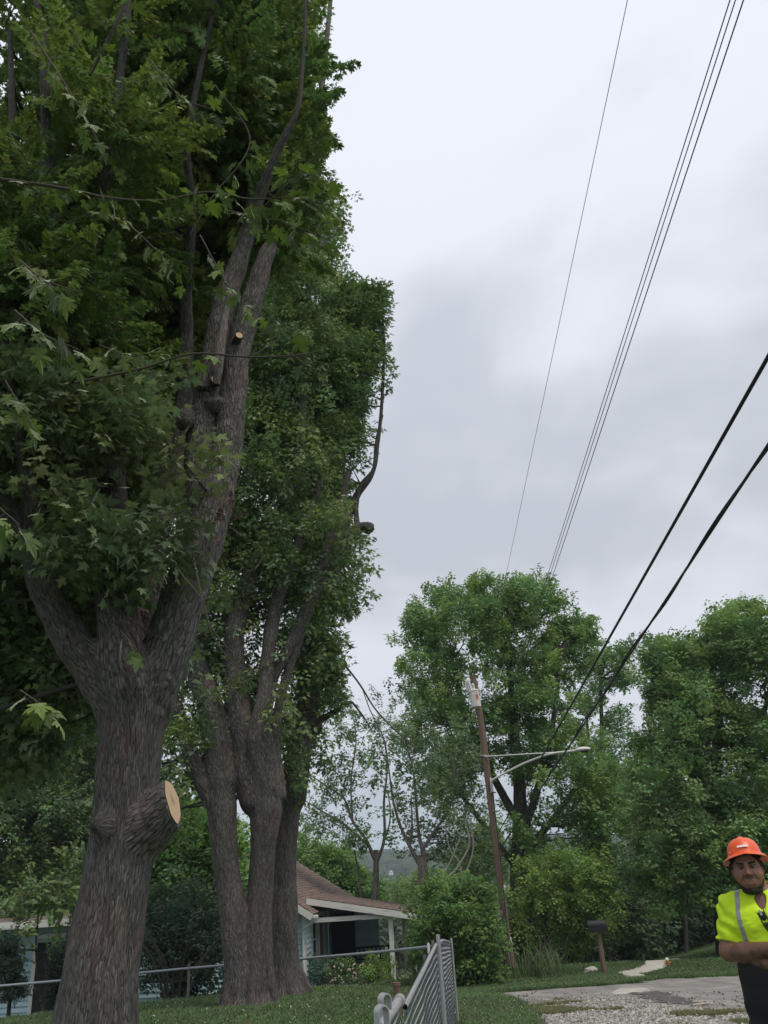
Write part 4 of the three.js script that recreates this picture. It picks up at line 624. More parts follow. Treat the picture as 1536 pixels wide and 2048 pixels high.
// ---------------------------------------------------------------- house
{
  const corner = gAt(612, 1990, 29.3);
  const turn = -0.05, h = thing('house', 'pale blue clapboard house with brown shingle roof and an open corner porch', 'house', corner, turn);
  // own axes: x to the right along the gable wall, z towards the viewer, y up; origin at the right front corner of the gable wall
  const EAVE = 2.42, WX = -7.4, DEEP = 12;
  const wall = mesh('wall', [box(-WX, EAVE, DEEP, WX / 2, EAVE / 2, -DEEP / 2 - 0.03)], MAT.siding, h);
  const gable = new THREE.Shape([[WX, EAVE], [0, EAVE], [WX / 2, EAVE + 2.35]].map(([x, y]) => new THREE.Vector2(x, y)));
  const gg = new THREE.ExtrudeGeometry(gable, { depth: DEEP, bevelEnabled: false }); gg.translate(0, 0, -DEEP - 0.03); mesh('gable', gg, MAT.siding, h);
  // clapboards: each a wedge lapping the one below
  const clap = (len) => { const g = new THREE.BufferGeometry(), e = 0.048, H = 0.156; const a = [[0, 0, 0.004], [0, 0, e], [0, H, 0.007], [0, H, 0]], P = [], UV = []; const q = (A, B, C, D) => { for (const k of [A, B, C, A, C, D]) { P.push(...k); UV.push(k[0] / 2.2, k[1] / 0.9); } };
    const L = a.map((k) => [0, k[1], k[2]]), R = a.map((k) => [len, k[1], k[2]]); q(L[1], R[1], R[2], L[2]); q(L[0], R[0], R[1], L[1]); q(L[2], R[2], R[3], L[3]); q(L[0], L[1], L[2], L[3]); q(R[1], R[0], R[3], R[2]);
    g.setAttribute('position', new THREE.Float32BufferAttribute(P, 3)); g.setAttribute('uv', new THREE.Float32BufferAttribute(UV, 2)); g.computeVertexNormals(); return g; };
  const cA = clap(7.28), cB = clap(DEEP - 8), rr = mulberry(5);
  const tones = [0.93, 1, 1.05].map((k) => { const m = MAT.siding.clone(); m.color.setRGB(k, k, k * 1.01); return m; });
  for (let i = 0; i < 15; i++) { const b = mesh('siding_board', cA, tones[Math.floor(rr() * 3)], wall); b.position.set(WX + 0.06, 0.06 + i * 0.155, -0.028); }
  for (let i = 0; i < 18; i++) { const y = i * 0.155, half = (2.35 - y) / 2.35 * 3.7 - 0.1; if (half < 0.2) break; const b = mesh('siding_board', clap(half * 2), tones[Math.floor(rr() * 3)], wall); b.position.set(WX / 2 - half, EAVE + y, -0.028); }
  // side wall under the porch, facing right
  for (let i = 0; i < 15; i++) { const b = mesh('siding_board', clap(1.0), tones[Math.floor(rr() * 3)], wall); b.rotation.y = Math.PI / 2; b.position.set(0.002, 0.06 + i * 0.155, -0.1); }
  for (let i = 0; i < 15; i++) { const b = mesh('siding_board', cB, tones[Math.floor(rr() * 3)], wall); b.rotation.y = Math.PI / 2; b.position.set(0.002, 0.06 + i * 0.155, -8); }
  mesh('corner_board', [box(0.1, EAVE, 0.03, -0.04, EAVE / 2, 0.0), box(0.03, EAVE, 0.1, 0.018, EAVE / 2, -0.04)], MAT.white, h);
  // projecting blue room at the far end of the porch
  mesh('porch_end_wall', box(1.9, EAVE - 0.1, 0.16, 1.0, (EAVE - 0.1) / 2, -5.2), MAT.siding, h);
  for (let i = 0; i < 15; i++) { const b = mesh('siding_board', clap(1.9), tones[Math.floor(rr() * 3)], wall); b.position.set(0.05, 0.06 + i * 0.155, -5.115); }
  // window and door in the porch wall
  const win = mesh('window', [box(0.05, 0.09, 1.0, 0.03, 2.02, -1.75), box(0.05, 0.09, 1.0, 0.03, 0.86, -1.75), box(0.05, 1.1, 0.09, 0.03, 1.44, -1.28), box(0.05, 1.1, 0.09, 0.03, 1.44, -2.22)], MAT.white, h);
  mesh('pane', box(0.012, 1.08, 0.86, 0.012, 1.44, -1.75), MAT.glass, win);
  mesh('mullion', box(0.03, 0.04, 0.86, 0.024, 1.44, -1.75), MAT.white, win);
  const door = mesh('door', box(0.04, 2.03, 0.9, 0.012, 1.05, -3.3), MAT.oldWood, h);
  mesh('door_frame', [box(0.05, 2.1, 0.1, 0.03, 1.07, -2.78), box(0.05, 2.1, 0.1, 0.03, 1.07, -3.82), box(0.05, 0.1, 1.14, 0.03, 2.17, -3.3)], MAT.white, door);
  mesh('porch_curtain', new THREE.BoxGeometry(0.9, 2.0, 0.04, 12, 1, 1).translate(0.62, 1.05, -4.9), MAT.dark, h);
  // roof: courses of shingles on each slope
  const roof = new THREE.Group(); roof.name = 'roof'; h.add(roof);
  const OV = 0.34, pitch = 2.35 / 3.7;
  const slopeGeo = (len, z0, z1, seed) => {
    const n = Math.round(len / 0.145), r = mulberry(seed), list = [[], [], []], cols = Math.round((z0 - z1) / 0.32), w = (z0 - z1) / cols;
    for (let i = 0; i < n; i++) for (let j = 0; j < cols; j++) {
      const z = z0 - (j + 0.5) * w - (i % 2) * w / 2; if (z - w / 2 < z1 - 0.01) continue;
      const g = box(0.19, 0.012 + r() * 0.006, w - 0.012, 0.095, 0.006, 0); g.rotateZ(-0.07); g.translate(i * (len / n) - 0.02, 0.016 + r() * 0.004, z);
      const uv = g.attributes.uv, o = r(); for (let k = 0; k < uv.count; k++) uv.setXY(k, uv.getX(k) * 0.2 + o, uv.getY(k) * 0.1 + o * 3);
      list[Math.floor(r() * 3)].push(g);
    }
    return list;
  };
  function addSlope(x0, y0, x1, y1, z0, z1, seed, front = true) {           // eave at (x0, y0), top at (x1, y1)
    const len = Math.hypot(x1 - x0, y1 - y0), s = new THREE.Group(), dir = Math.sign(x1 - x0), ang = Math.atan2(y1 - y0, Math.abs(x1 - x0));
    const place = (g) => { g.rotateZ(ang); if (dir < 0) { g.rotateY(Math.PI); g.translate(0, 0, z0 + z1); } g.translate(x0, y0, 0); return g; };
    mesh('roof_deck', place(box(len, 0.05, z0 - z1, len / 2, -0.03, (z0 + z1) / 2)), MAT.oldWood, roof);
    slopeGeo(len, z0, z1, seed).forEach((l, k) => { if (l.length) mesh('shingles', l.map(place), MAT.shingle[k], roof, 'stuff'); });
    if (front) mesh('rake_board', place(box(len + 0.06, 0.19, 0.03, len / 2, -0.095, z0 + 0.018).applyMatrix4(new THREE.Matrix4().makeTranslation(0, 0, dir < 0 ? -2 * (z0 + 0.018) + z0 + z1 : 0))), MAT.white, h);
    return { len, ang };
  }
  const ridgeY = EAVE + 2.35 + 0.1;
  addSlope(WX - OV, EAVE - OV * pitch + 0.1, WX / 2, ridgeY, 0.42, -DEEP - 0.4, 3);
  addSlope(OV, EAVE - OV * pitch + 0.1, WX / 2, ridgeY, 0.42, -DEEP - 0.4, 4);
  // porch roof, flatter, starting a little up the main slope
  const PX = 3.75, PZ0 = -0.7, PZ1 = -5.4, py0 = 2.03, py1 = 2.72;
  addSlope(PX, py0 + 0.02, 0.0, py1 + 0.02, PZ0, PZ1, 5);
  mesh('porch_fascia', box(0.03, 0.15, PZ0 - PZ1, PX + 0.02, py0 - 0.06, (PZ0 + PZ1) / 2), MAT.white, h);
  mesh('porch_ceiling', (() => { const len = Math.hypot(PX, py1 - py0), g = box(len - 0.1, 0.02, PZ0 - PZ1 - 0.1, 0, -0.12, (PZ0 + PZ1) / 2); g.rotateZ(-Math.atan2(py1 - py0, PX)); g.translate(PX / 2, (py0 + py1) / 2, 0); return g; })(), MAT.oldWood, h);
  mesh('porch_beam', [box(2.9, 0.14, 0.1, 1.5, 2.06, -0.85)], MAT.white, h);
  for (const [x, z, s] of [[2.72, -0.95, 0.15], [3.35, -3.0, 0.12], [3.45, -5.1, 0.13], [2.9, -5.1, 0.12]]) mesh('porch_post', box(s, 2.2, s, x, 0.9, z, 0.012), MAT.white, h);
  mesh('porch_floor', box(3.6, 0.14, 4.6, 1.85, -0.03, -3.0), MAT.concrete, h);
  mesh('porch_step', box(1.2, 0.12, 0.4, 1.7, -0.1, -0.5), MAT.concrete, h);
  // gutter elbow and downspout on the corner
  const spout = new THREE.CatmullRomCurve3([V(0.32, 2.2, 0.28), V(0.3, 2.08, 0.26), V(0.16, 1.98, 0.16), V(-0.02, 1.86, 0.085), V(-0.04, 1.6, 0.08), V(-0.04, 0.9, 0.08), V(-0.05, 0.05, 0.08)]);
  mesh('downspout', new THREE.TubeGeometry(spout, 40, 0.045, 8), MAT.white, h);
  mesh('gutter_end', box(0.2, 0.1, 0.14, 0.4, 2.22, 0.36, 0.02), MAT.white, h);
  // the lower wing on the left
  mesh('wing_wall', box(7.5, 2.5, 3, WX + 1.9 - 3.75, 1.2, 1.3 - 1.55), MAT.siding, h);
  const wx = WX + 1.9, wz = 1.3;
  const cW = clap(4.66), cW2 = clap(1.65);
  for (let i = 0; i < 16; i++) { for (const [g, x] of [[cW, -7.45], [cW2, -1.67]]) { const b = mesh('siding_board', g, tones[Math.floor(rr() * 3)], wall); b.position.set(wx + x, 0.02 + i * 0.155, wz - 0.05); } }
  const wd = mesh('side_door', box(1.0, 2.02, 0.05, wx - 2.23, 1.02, wz - 0.03), MAT.dark, h);
  mesh('door_frame', [box(0.11, 2.14, 0.06, wx - 2.78, 1.07, wz - 0.015), box(0.11, 2.14, 0.06, wx - 1.68, 1.07, wz - 0.015), box(1.2, 0.12, 0.08, wx - 2.23, 2.2, wz - 0.01)], MAT.white, wd);
  const w2 = mesh('window', [box(0.9, 0.09, 0.06, wx - 4.95, 2.02, wz - 0.01), box(0.9, 0.09, 0.06, wx - 4.95, 0.95, wz - 0.01), box(0.09, 1.0, 0.06, wx - 4.54, 1.48, wz - 0.01), box(0.09, 1.0, 0.06, wx - 5.36, 1.48, wz - 0.01)], MAT.white, h);
  mesh('pane', box(0.74, 1.0, 0.02, wx - 4.95, 1.48, wz - 0.03), MAT.glass, w2);
  mesh('wing_roof', (() => { const g = box(8.3, 0.16, 4.6, -3.9, 2.62, -1.3); return g.translate(wx, 0, wz); })(), MAT.shingle[0], roof);
  mesh('wing_fascia', box(8.3, 0.2, 0.03, wx - 3.9, 2.6, wz + 1.02), MAT.white, h);
  mesh('wing_soffit', box(8.2, 0.02, 1.0, wx - 3.9, 2.5, wz + 0.5), MAT.oldWood, h);
}
{ // bench on the porch
  const p = at(700, 1925, 33.2); const q = scene.getObjectByName('house'); p.copy(V(1.75, 0.05, -3.9).applyMatrix4(q.updateMatrixWorld() ?? q.matrixWorld));
  const b = thing('porch_bench', 'dark slatted bench standing on the porch of the blue house', 'bench', p, -0.05);
  for (let i = 0; i < 9; i++) mesh('slat', box(0.05, 0.34, 0.025, -0.6 + i * 0.15, 0.68, -0.2), MAT.dark, b);
  mesh('rail', [box(1.36, 0.06, 0.05, 0, 0.88, -0.2), box(1.36, 0.05, 0.05, 0, 0.5, -0.2)], MAT.dark, b);
  for (let i = 0; i < 4; i++) mesh('seat_slat', box(1.36, 0.03, 0.1, 0, 0.44, -0.12 + i * 0.115), MAT.dark, b);
  for (const x of [-0.62, 0.62]) for (const z of [-0.18, 0.24]) mesh('leg', box(0.06, 0.44, 0.06, x, 0.22, z), MAT.dark, b);
  for (const x of [-0.65, 0.65]) mesh('arm', box(0.06, 0.04, 0.5, x, 0.66, 0.03), MAT.dark, b);
}
// ---------------------------------------------------------------- utility pole, transformer, street lamp
const POLE = gAt(1023, 1938, 27); const PD = 27;
{
  const t = thing('utility_pole', 'leaning brown wooden utility pole before the round maple', 'utility pole', POLE);
  mesh('post', local(limbGeo([{ p: POLE.clone().add(V(0.02, -0.2, 0)), r: 0.155 }, ...[[1012, 1860, PD, 14.5], [995, 1720, PD, 14], [980, 1590, PD, 13.6], [964, 1460, PD, 13], [953, 1390, PD, 12.6], [945, 1350, PD, 12.2]].map(seen)], { seg: 20, step: 0.2, lump: 0.015, seed: 3 }), t), MAT.pole, t);
  const k = mpp(960, 1450, PD);
  for (const [x, y] of [[968, 1512], [984, 1585], [990, 1622]]) { const c = at(x, y, PD), g = new THREE.TorusGeometry(7.2 * k, 0.02, 6, 18); g.rotateX(Math.PI / 2); g.translate(c.x, c.y, c.z); mesh('steel_band', local(g, t), MAT.galv, t); }
  for (const [x, y] of [[976, 1560], [996, 1640], [1003, 1775], [1016, 1880]]) { const c = at(x + 6, y, PD - 0.16), g = box(0.05, 0.14, 0.04); g.translate(c.x, c.y, c.z); mesh('tag_plate', local(g, t), MAT.white, t); }
  const g0 = [at(985, 1570, PD - 0.17), at(990, 1625, PD - 0.17), at(1004, 1750, PD - 0.17), at(1018, 1900, PD - 0.17)];
  mesh('conduit', local(new THREE.TubeGeometry(new THREE.CatmullRomCurve3(g0), 24, 0.018, 6), t), MAT.cable, t);
  mesh('guy_guard', local(new THREE.TubeGeometry(new THREE.LineCurve3(at(1015, 1905, PD - 0.3), onGround(1022, 1940).add(V(0, 0, 0))), 4, 0.03, 8), t), MAT.galv, t);
}
{
  const c = at(951, 1398, PD - 0.34), k = mpp(951, 1398, PD - 0.34), H = 34 * k, R = 10.2 * k;
  const t = thing('transformer', 'white can shaped transformer with a rust stain hung near the pole top', 'transformer', c.clone().add(V(0, -H / 2, 0)));
  t.rotation.z = 0.06;
  const rustT = tex(256, 128, (u, v) => { const a = Math.abs((u + 0.5) % 1 - 0.56), st = smooth(0.06, 0.02, a + (v < 0.39 ? 0.0 : 0.03) + tfbm(u, v, 9, 9, 3, 3) * 0.05) * smooth(0.315, 0.36, v), d = smooth(0.012, 0.0, Math.abs((u + 0.5) % 1 - 0.49)) * 0.8, L = 0.62 + tfbm(u, v, 7, 4, 6, 3) * 0.2; return [lerp(L, 0.42, st) * (1 - d * 0.5), lerp(L, 0.10, st) * (1 - d * 0.4), lerp(L * 0.95, 0.05, st) * (1 - d * 0.4)]; });
  mesh('tank', new THREE.LatheGeometry([[0, 0], [R * 0.94, 0], [R, 0.03], [R, H * 0.94], [R * 1.06, H * 0.945], [R * 1.06, H], [R * 0.8, H * 1.05], [0, H * 1.1]].map(([x, y]) => new THREE.Vector2(x, y)), 32), std({ map: rustT, roughness: 0.5 }), t);
  mesh('bracket', [box(R * 2.5, 0.05, 0.05, 0, H * 0.9, R * 0.4), box(0.06, 0.16, 0.3, 0, H * 0.75, -R * 1.1), box(0.06, 0.16, 0.3, 0, H * 0.2, -R * 1.1)], MAT.galv, t);
  for (const [x, z, a, s] of [[-R * 0.35, 0.05, 0.25, 1], [-R * 1.1, 0.0, 0.1, 0.7], [R * 0.2, -0.05, 0.1, 0.6]]) {
    const pts = [[0.0, 0], [0.05, 0], [0.05, 0.05]]; for (let i = 0; i < 5; i++) pts.push([0.062, 0.06 + i * 0.07], [0.035, 0.09 + i * 0.07]); pts.push([0.03, 0.44], [0, 0.45]);
    const b = mesh('bushing', new THREE.LatheGeometry(pts.map(([q, y]) => new THREE.Vector2(q, y * s)), 16), MAT.white, t); b.position.set(x, H * 0.98, z); b.rotation.z = a;
  }
  const cut = new THREE.TubeGeometry(new THREE.CatmullRomCurve3([V(-R * 0.45, H * 1.36, 0.05), V(-R * 0.2, H * 1.5, 0), V(R * 0.5, H * 1.3, -0.1), V(R * 0.7, H * 1.0, -0.2)]), 16, 0.012, 5); mesh('lead_wire', cut, MAT.cable, t);
}
{
  const a = at(984, 1560, PD - 0.1), t = thing('street_lamp', 'pale street lamp on a long curved arm fixed to the utility pole', 'street lamp', a);
  const d1 = PD - 1.1, P = [[984, 1560, PD - 0.12], [1006, 1548, PD - 0.25], [1050, 1526, PD - 0.5], [1100, 1508, d1 + 0.2], [1135, 1503, d1 + 0.05], [1150, 1501, d1]].map(([x, y, d]) => at(x, y, d));
  mesh('arm', local(new THREE.TubeGeometry(new THREE.CatmullRomCurve3(P), 40, 0.032, 8), t), MAT.white, t);
  mesh('brace', local(new THREE.TubeGeometry(new THREE.LineCurve3(at(968, 1513, PD - 0.1), at(1108, 1505, d1 + 0.17)), 4, 0.018, 6), t), MAT.white, t);
  const b0 = at(1148, 1501.5, d1), b1 = at(1181, 1497.5, d1 - 0.22), L = b0.distanceTo(b1), g = new THREE.SphereGeometry(1, 28, 18), Q = g.attributes.position;
  for (let i = 0; i < Q.count; i++) { let x = Q.getX(i), y = Q.getY(i), z = Q.getZ(i); const w = x < 0 ? 0.62 + 0.38 * Math.cos(x * 1.5) : 1; Q.setXYZ(i, x * L / 2, (y > 0 ? y * 0.085 : y * 0.045) * w, z * 0.14 * w); }
  g.computeVertexNormals(); const q = new THREE.Quaternion().setFromUnitVectors(V(1, 0, 0), b1.clone().sub(b0).normalize()); g.applyQuaternion(q); const m = b0.clone().lerp(b1, 0.5); g.translate(m.x, m.y, m.z);
  const head = mesh('lamp_head', local(g, t), MAT.white, t);
  const le = new THREE.SphereGeometry(0.09, 16, 10, 0, 6.3, Math.PI / 2, Math.PI / 2); le.scale(1.6, 0.6, 1); le.applyQuaternion(q); const lm = b0.clone().lerp(b1, 0.62); le.translate(lm.x, lm.y - 0.035, lm.z); mesh('lens', local(le, t), MAT.glass, head);
  const br = box(0.08, 0.34, 0.06); const bc = at(983, 1572, PD - 0.17); br.translate(bc.x, bc.y, bc.z); mesh('wall_plate', local(br, t), MAT.galv, t);
}
// ---------------------------------------------------------------- overhead lines, all running down the road
const RUN = ray(846, 1930);                                                  // their common direction
function line(label, [x, y], d, rad, far, back, mat, sag, name, group) {
  const p = at(x, y, d), a = p.clone().addScaledVector(RUN, -back), b = p.clone().addScaledVector(RUN, far), pts = [];
  for (let i = 0; i <= 40; i++) { const t = i / 40, q = a.clone().lerp(b, t); q.y -= sag * (4 * t * (1 - t)) - sag * 4 * (back / (back + far)) * (1 - back / (back + far)); pts.push(q); }
  const g = new THREE.TubeGeometry(new THREE.CatmullRomCurve3(pts), 160, rad, 7);
  return tag(mesh(name, g, mat), label, 'cable', group);
}
line('thinnest single overhead wire, left of the group of three', [1255, 0], 8.2, 0.0055, 66, 12, MAT.conductor, 0.1, 'power_line');
line('left wire of the three close parallel overhead wires', [1460, 0], 7.8, 0.008, 66, 12, MAT.conductor, 0.1, 'power_line');
line('middle wire of the three close parallel overhead wires', [1471, 0], 8.0, 0.008, 66, 12, MAT.conductor, 0.12, 'power_line');
line('right wire of the three close parallel overhead wires', [1487, 0], 7.6, 0.009, 66, 12, MAT.conductor, 0.08, 'power_line');
line('upper of the two thick black communication cables at the right', [1536, 714], 6.2, 0.0175, 40, 10, MAT.cable, 0.06, 'thick_cable');
{ // the lower one has a second cable lashed to it
  const o = line('lower of the two thick black communication cables, with a thinner line lashed along it', [1536, 890], 6.8, 0.014, 40, 10, MAT.cable, 0.06, 'thick_cable');
  const p = at(1536, 890, 6.8), pts = []; for (let i = 0; i <= 120; i++) { const s = -10 + i / 120 * 50, q = p.clone().addScaledVector(RUN, s); q.y += 0.022 * Math.sin(s * 1.7) - 0.004; q.x += 0.02 * Math.cos(s * 1.7); pts.push(q); }
  mesh('lashed_line', new THREE.TubeGeometry(new THREE.CatmullRomCurve3(pts), 240, 0.011, 6), MAT.cable, o);
}
// ---------------------------------------------------------------- chain link fence
function chainLink(parent, top, height, { pitch = 0.042, wire = 0.0023, name = 'chain_link_mesh', sway = 0 } = {}) {
  const cum = [0]; for (let i = 1; i < top.length; i++) cum.push(cum[i - 1] + Math.hypot(top[i].x - top[i - 1].x, top[i].z - top[i - 1].z));
  const L = cum[cum.length - 1], P = [], IX = [];
  const on = (s, dn) => { s = clamp(s, 0, L); let k = 0; while (k < cum.length - 2 && cum[k + 1] < s) k++; const t = (s - cum[k]) / (cum[k + 1] - cum[k]), q = top[k].clone().lerp(top[k + 1], t); q.y -= dn; const w = sway * fbm(s * 0.9, dn * 1.3, 4, 2); q.x += w; return q; };
  const n = Math.floor(L / pitch), rows = Math.floor(height / (pitch / 2));
  for (let w = 0; w < n; w++) {
    const s0 = (w + 0.5) * pitch; let prevBase = -1;
    for (let i = 0; i <= rows; i++) {
      const s = s0 + (i % 2 ? 0.5 : -0.5) * pitch, c = on(s, i * height / rows), o = (i % 2 ? 1 : -1) * wire * 1.1, b = P.length / 3;
      for (const [dx, dz] of [[0, -wire], [wire, wire * 0.6], [-wire, wire * 0.6]]) P.push(c.x + dx + o, c.y, c.z + dz);
      if (prevBase >= 0) for (let k = 0; k < 3; k++) { const a = prevBase + k, d = prevBase + (k + 1) % 3, e = b + k, f = b + (k + 1) % 3; IX.push(a, e, d, d, e, f); }
      prevBase = b;
    }
  }
  const g = new THREE.BufferGeometry(); g.setAttribute('position', new THREE.Float32BufferAttribute(P, 3)); g.setIndex(IX); g.computeVertexNormals();
  mesh(name, local(g, parent), MAT.wire, parent, 'stuff');
}
const rail = (pts, r, seg = 10) => new THREE.TubeGeometry(new THREE.CatmullRomCurve3(pts, false, 'catmullrom', 0.05), Math.max(8, pts.length * 8), r, seg);
{
  const A = at(803, 2008, 3.75), B = at(842, 1935, 4.85), C = at(868, 1886, 6.3), E = at(899, 1884, 13.4);
  const t = thing('chain_link_fence', 'grey chain link fence seen nearly end on at the bottom centre', 'fence', V(A.x, ground(A.x, A.z), A.z));
  const crest = [A, B, C, C.clone().lerp(E, 0.33), C.clone().lerp(E, 0.66), E];
  crest[3].y += 0.03; crest[4].y += 0.02;
  chainLink(t, crest, 1.14, { sway: 0.03 });
  mesh('top_rail', local(rail(crest.map((q) => q.clone().add(V(0.012, -0.012, 0))), 0.012), t), MAT.galv, t);
  for (const q of [C, E]) { const g = new THREE.CylinderGeometry(0.015, 0.015, 1.3, 12); g.translate(q.x + 0.03, q.y - 0.60, q.z); mesh('post', local(g, t), MAT.galv, t);  }
  for (const q of [B.clone().lerp(C, 0.45), C.clone().lerp(E, 0.12)]) { const g = new THREE.CylinderGeometry(0.012, 0.012, 1.1, 8); g.translate(q.x - 0.02, q.y - 0.55, q.z); mesh('tension_bar', local(g, t), MAT.conductor, t); }
}
{ // the gate end in front, its pipe with cap and two curved latch arms
  const A = at(798, 2002, 3.62), N = at(742, 2085, 2.95);
  const t = thing('fence_gate', 'galvanised gate pipe with two curved fork latches at the bottom edge', 'gate', V(A.x, ground(A.x, A.z), A.z));
  mesh('top_pipe', local(rail([N, A.clone().lerp(N, 0.5), A], 0.018, 16), t), MAT.galv, t);
  const cap = new THREE.CylinderGeometry(0.0225, 0.0225, 0.05, 18); const q = new THREE.Quaternion().setFromUnitVectors(V(0, 1, 0), A.clone().sub(N).normalize()); cap.applyQuaternion(q); cap.translate(A.x, A.y, A.z); mesh('pipe_cap', local(cap, t), MAT.galv, t);
  for (const [x, y, d, s] of [[770, 2016, 3.35, 1], [764, 2044, 3.1, 1.05]]) {
    const c = at(x, y, d), sh = new THREE.Shape(), n = 20, W = 0.022 * s, Hh = 0.042 * s, pts = [];
    for (let i = 0; i <= n; i++) { const a = i / n * Math.PI; pts.push([Math.cos(a) * W, Math.sin(a) * W + Hh * 0.6]); }
    const P = [], IX = []; [[-0.001, -Hh], ...[]]; const prof = [[W, -Hh], ...pts, [-W, -Hh * 0.7]];
    prof.forEach(([px, py]) => { for (const [o, z] of [[0, 0.014], [0, -0.014], [0.006, -0.014], [0.006, 0.014]]) { const l = Math.hypot(px, py) || 1; P.push(px - px / l * o, py - py / l * o, z); } });
    for (let i = 0; i < prof.length - 1; i++) for (let k = 0; k < 4; k++) { const a = i * 4 + k, b = i * 4 + (k + 1) % 4, e = a + 4, f = b + 4; IX.push(a, b, e, b, f, e); }
    let g = new THREE.BufferGeometry(); g.setAttribute('position', new THREE.Float32BufferAttribute(P, 3)); g.setIndex(IX); g = g.toNonIndexed(); g.computeVertexNormals(); g.rotateY(0.75); g.translate(c.x, c.y, c.z); mesh('latch_arm', local(g, t), MAT.galv, t);
  }
  const stub = new THREE.CylinderGeometry(0.021, 0.021, 1.2, 12); stub.translate(A.x - 0.09, A.y - 0.7, A.z + 0.1); mesh('gate_post', local(stub, t), MAT.galv, t);
  const e0 = N.clone().add(V(0.03, 0, 0)), e1 = A.clone().add(V(0.0, 0, 0)); chainLink(t, [e0, e1], 1.1, { name: 'gate_mesh' });
}
{ const p = onGround(795, 2030), c = at(795, 1998, dist(p) * 0.92); const t = thing('pipe_stub', 'short rusty brown pipe stub standing behind the gate pipe', 'pipe', V(c.x, ground(c.x, c.z), c.z)); const top = at(795, 1968, dist(c)); mesh('pipe', new THREE.CylinderGeometry(0.05, 0.05, top.y - t.position.y + 0.1, 14).translate(0, (top.y - t.position.y) / 2 - 0.05, 0), MAT.pole, t); mesh('pipe_collar', new THREE.CylinderGeometry(0.058, 0.058, 0.04, 14).translate(0, top.y - t.position.y, 0), MAT.pole, t); }
{ // the low line of fence across the lawn
  const P = [[866, 1893, 13.2], [760, 1904, 15.2], [600, 1918, 17.2], [455, 1930, 18.2], [378, 1936.5, 18.6], [280, 1946, 19], [125, 1961, 19.4], [0, 1972, 19.8], [-160, 1986, 20.5]].map(([x, y, d]) => at(x, y, d));
  const t = thing('chain_link_fence', 'thin fence with a single top rail crossing the lawn behind the trunks', 'fence', V(P[2].x, ground(P[2].x, P[2].z), P[2].z));
  mesh('top_rail', local(rail(P, 0.022), t), MAT.wire, t);
  for (const i of [0, 4, 6]) { const q = P[i], gy = ground(q.x, q.z); const g = new THREE.CylinderGeometry(0.024, 0.024, q.y - gy + 0.15, 10); g.translate(q.x, (q.y + gy) / 2, q.z); mesh('post', local(g, t), MAT.oldWood, t); }
  const e = at(858, 1905, 13.1), g = box(0.035, 0.24, 0.03); g.translate(e.x, e.y, e.z); mesh('end_bracket', local(g, t), MAT.white, t);
}
// ---------------------------------------------------------------- mailbox, hydrant, stones, wall
{
  const p = gAt(1209, 1946, 25.5), d = 25.5, t = thing('mailbox', 'dark arched mailbox on a weathered leaning wooden post by the road', 'mailbox', p);
  const top = at(1197, 1868, d);
  mesh('post', local(limbGeo([{ p: p.clone().add(V(0, -0.1, 0)), r: 0.075 }, { p: p.clone().lerp(top, 0.5), r: 0.07 }, { p: top, r: 0.066 }], { seg: 6, step: 0.2, lump: 0.02 }), t), MAT.pole, t);
  const k = mpp(1195, 1852, d), W = 9 * k, s = new THREE.Shape(); s.moveTo(-W, -7 * k); s.lineTo(W, -7 * k); s.lineTo(W, 4 * k); s.absarc(0, 4 * k, W, 0, Math.PI, false); s.lineTo(-W, -7 * k);
  const g = new THREE.ExtrudeGeometry(s, { depth: 34 * k, bevelEnabled: true, bevelSize: 0.01, bevelThickness: 0.01, bevelSegments: 1, curveSegments: 14 }); g.translate(0, 0, -17 * k); g.rotateY(Math.PI / 2 - 0.25); const c = at(1195, 1856, d); g.translate(c.x, c.y, c.z);
  const bx = mesh('box', local(g, t), std({ color: rgb(0.016, 0.017, 0.020), roughness: 0.45, metalness: 0.2 }), t);
  const fl = box(0.02, 0.16, 0.1); fl.translate(c.x + 0.1, c.y + 0.05, c.z + W); mesh('flag', local(fl, t), MAT.dark, bx);
}
{
  const p = onGround(1337, 1936), d = dist(p), k = mpp(1337, 1930, d), H = 19 * k, R = 4.4 * k, t = thing('fire_hydrant', 'small orange fire hydrant with pale cap beside the concrete path', 'fire hydrant', p);
  const mat = std({ color: rgb(0.36, 0.17, 0.05), roughness: 0.6 });
  mesh('barrel', new THREE.LatheGeometry([[0, -0.05], [R * 1.1, -0.05], [R * 1.1, H * 0.08], [R * 0.75, H * 0.1], [R * 0.75, H * 0.7], [R * 0.95, H * 0.72], [R * 0.95, H * 0.76], [0, H * 0.77]].map(([x, y]) => new THREE.Vector2(x, y)), 18), mat, t);
  mesh('cap', new THREE.LatheGeometry([[R * 0.85, H * 0.76], [R * 0.75, H * 0.88], [R * 0.4, H * 0.96], [R * 0.2, H], [0, H]].map(([x, y]) => new THREE.Vector2(x, y)), 18), std({ color: rgb(0.62, 0.58, 0.48) }), t);
  for (const [a, s] of [[0, 1.3], [Math.PI, 1.3], [-Math.PI / 2, 1.5]]) { const g = new THREE.CylinderGeometry(R * 0.42, R * 0.42, R * s, 12); g.rotateZ(Math.PI / 2); g.translate(R * 0.75, H * 0.5, 0); g.rotateY(a); mesh('nozzle', g, mat, t); }
}
const rock = (seed, sx, sy, sz) => { const g = new THREE.IcosahedronGeometry(1, 2), P = g.attributes.position; for (let i = 0; i < P.count; i++) { const q = V().fromBufferAttribute(P, i), m = 1 + 0.55 * fbm(q.x * 1.2 + seed, q.y * 1.2, q.z * 1.2, 3); P.setXYZ(i, q.x * m * sx, q.y * m * sy, q.z * m * sz); } g.computeVertexNormals(); return g; };
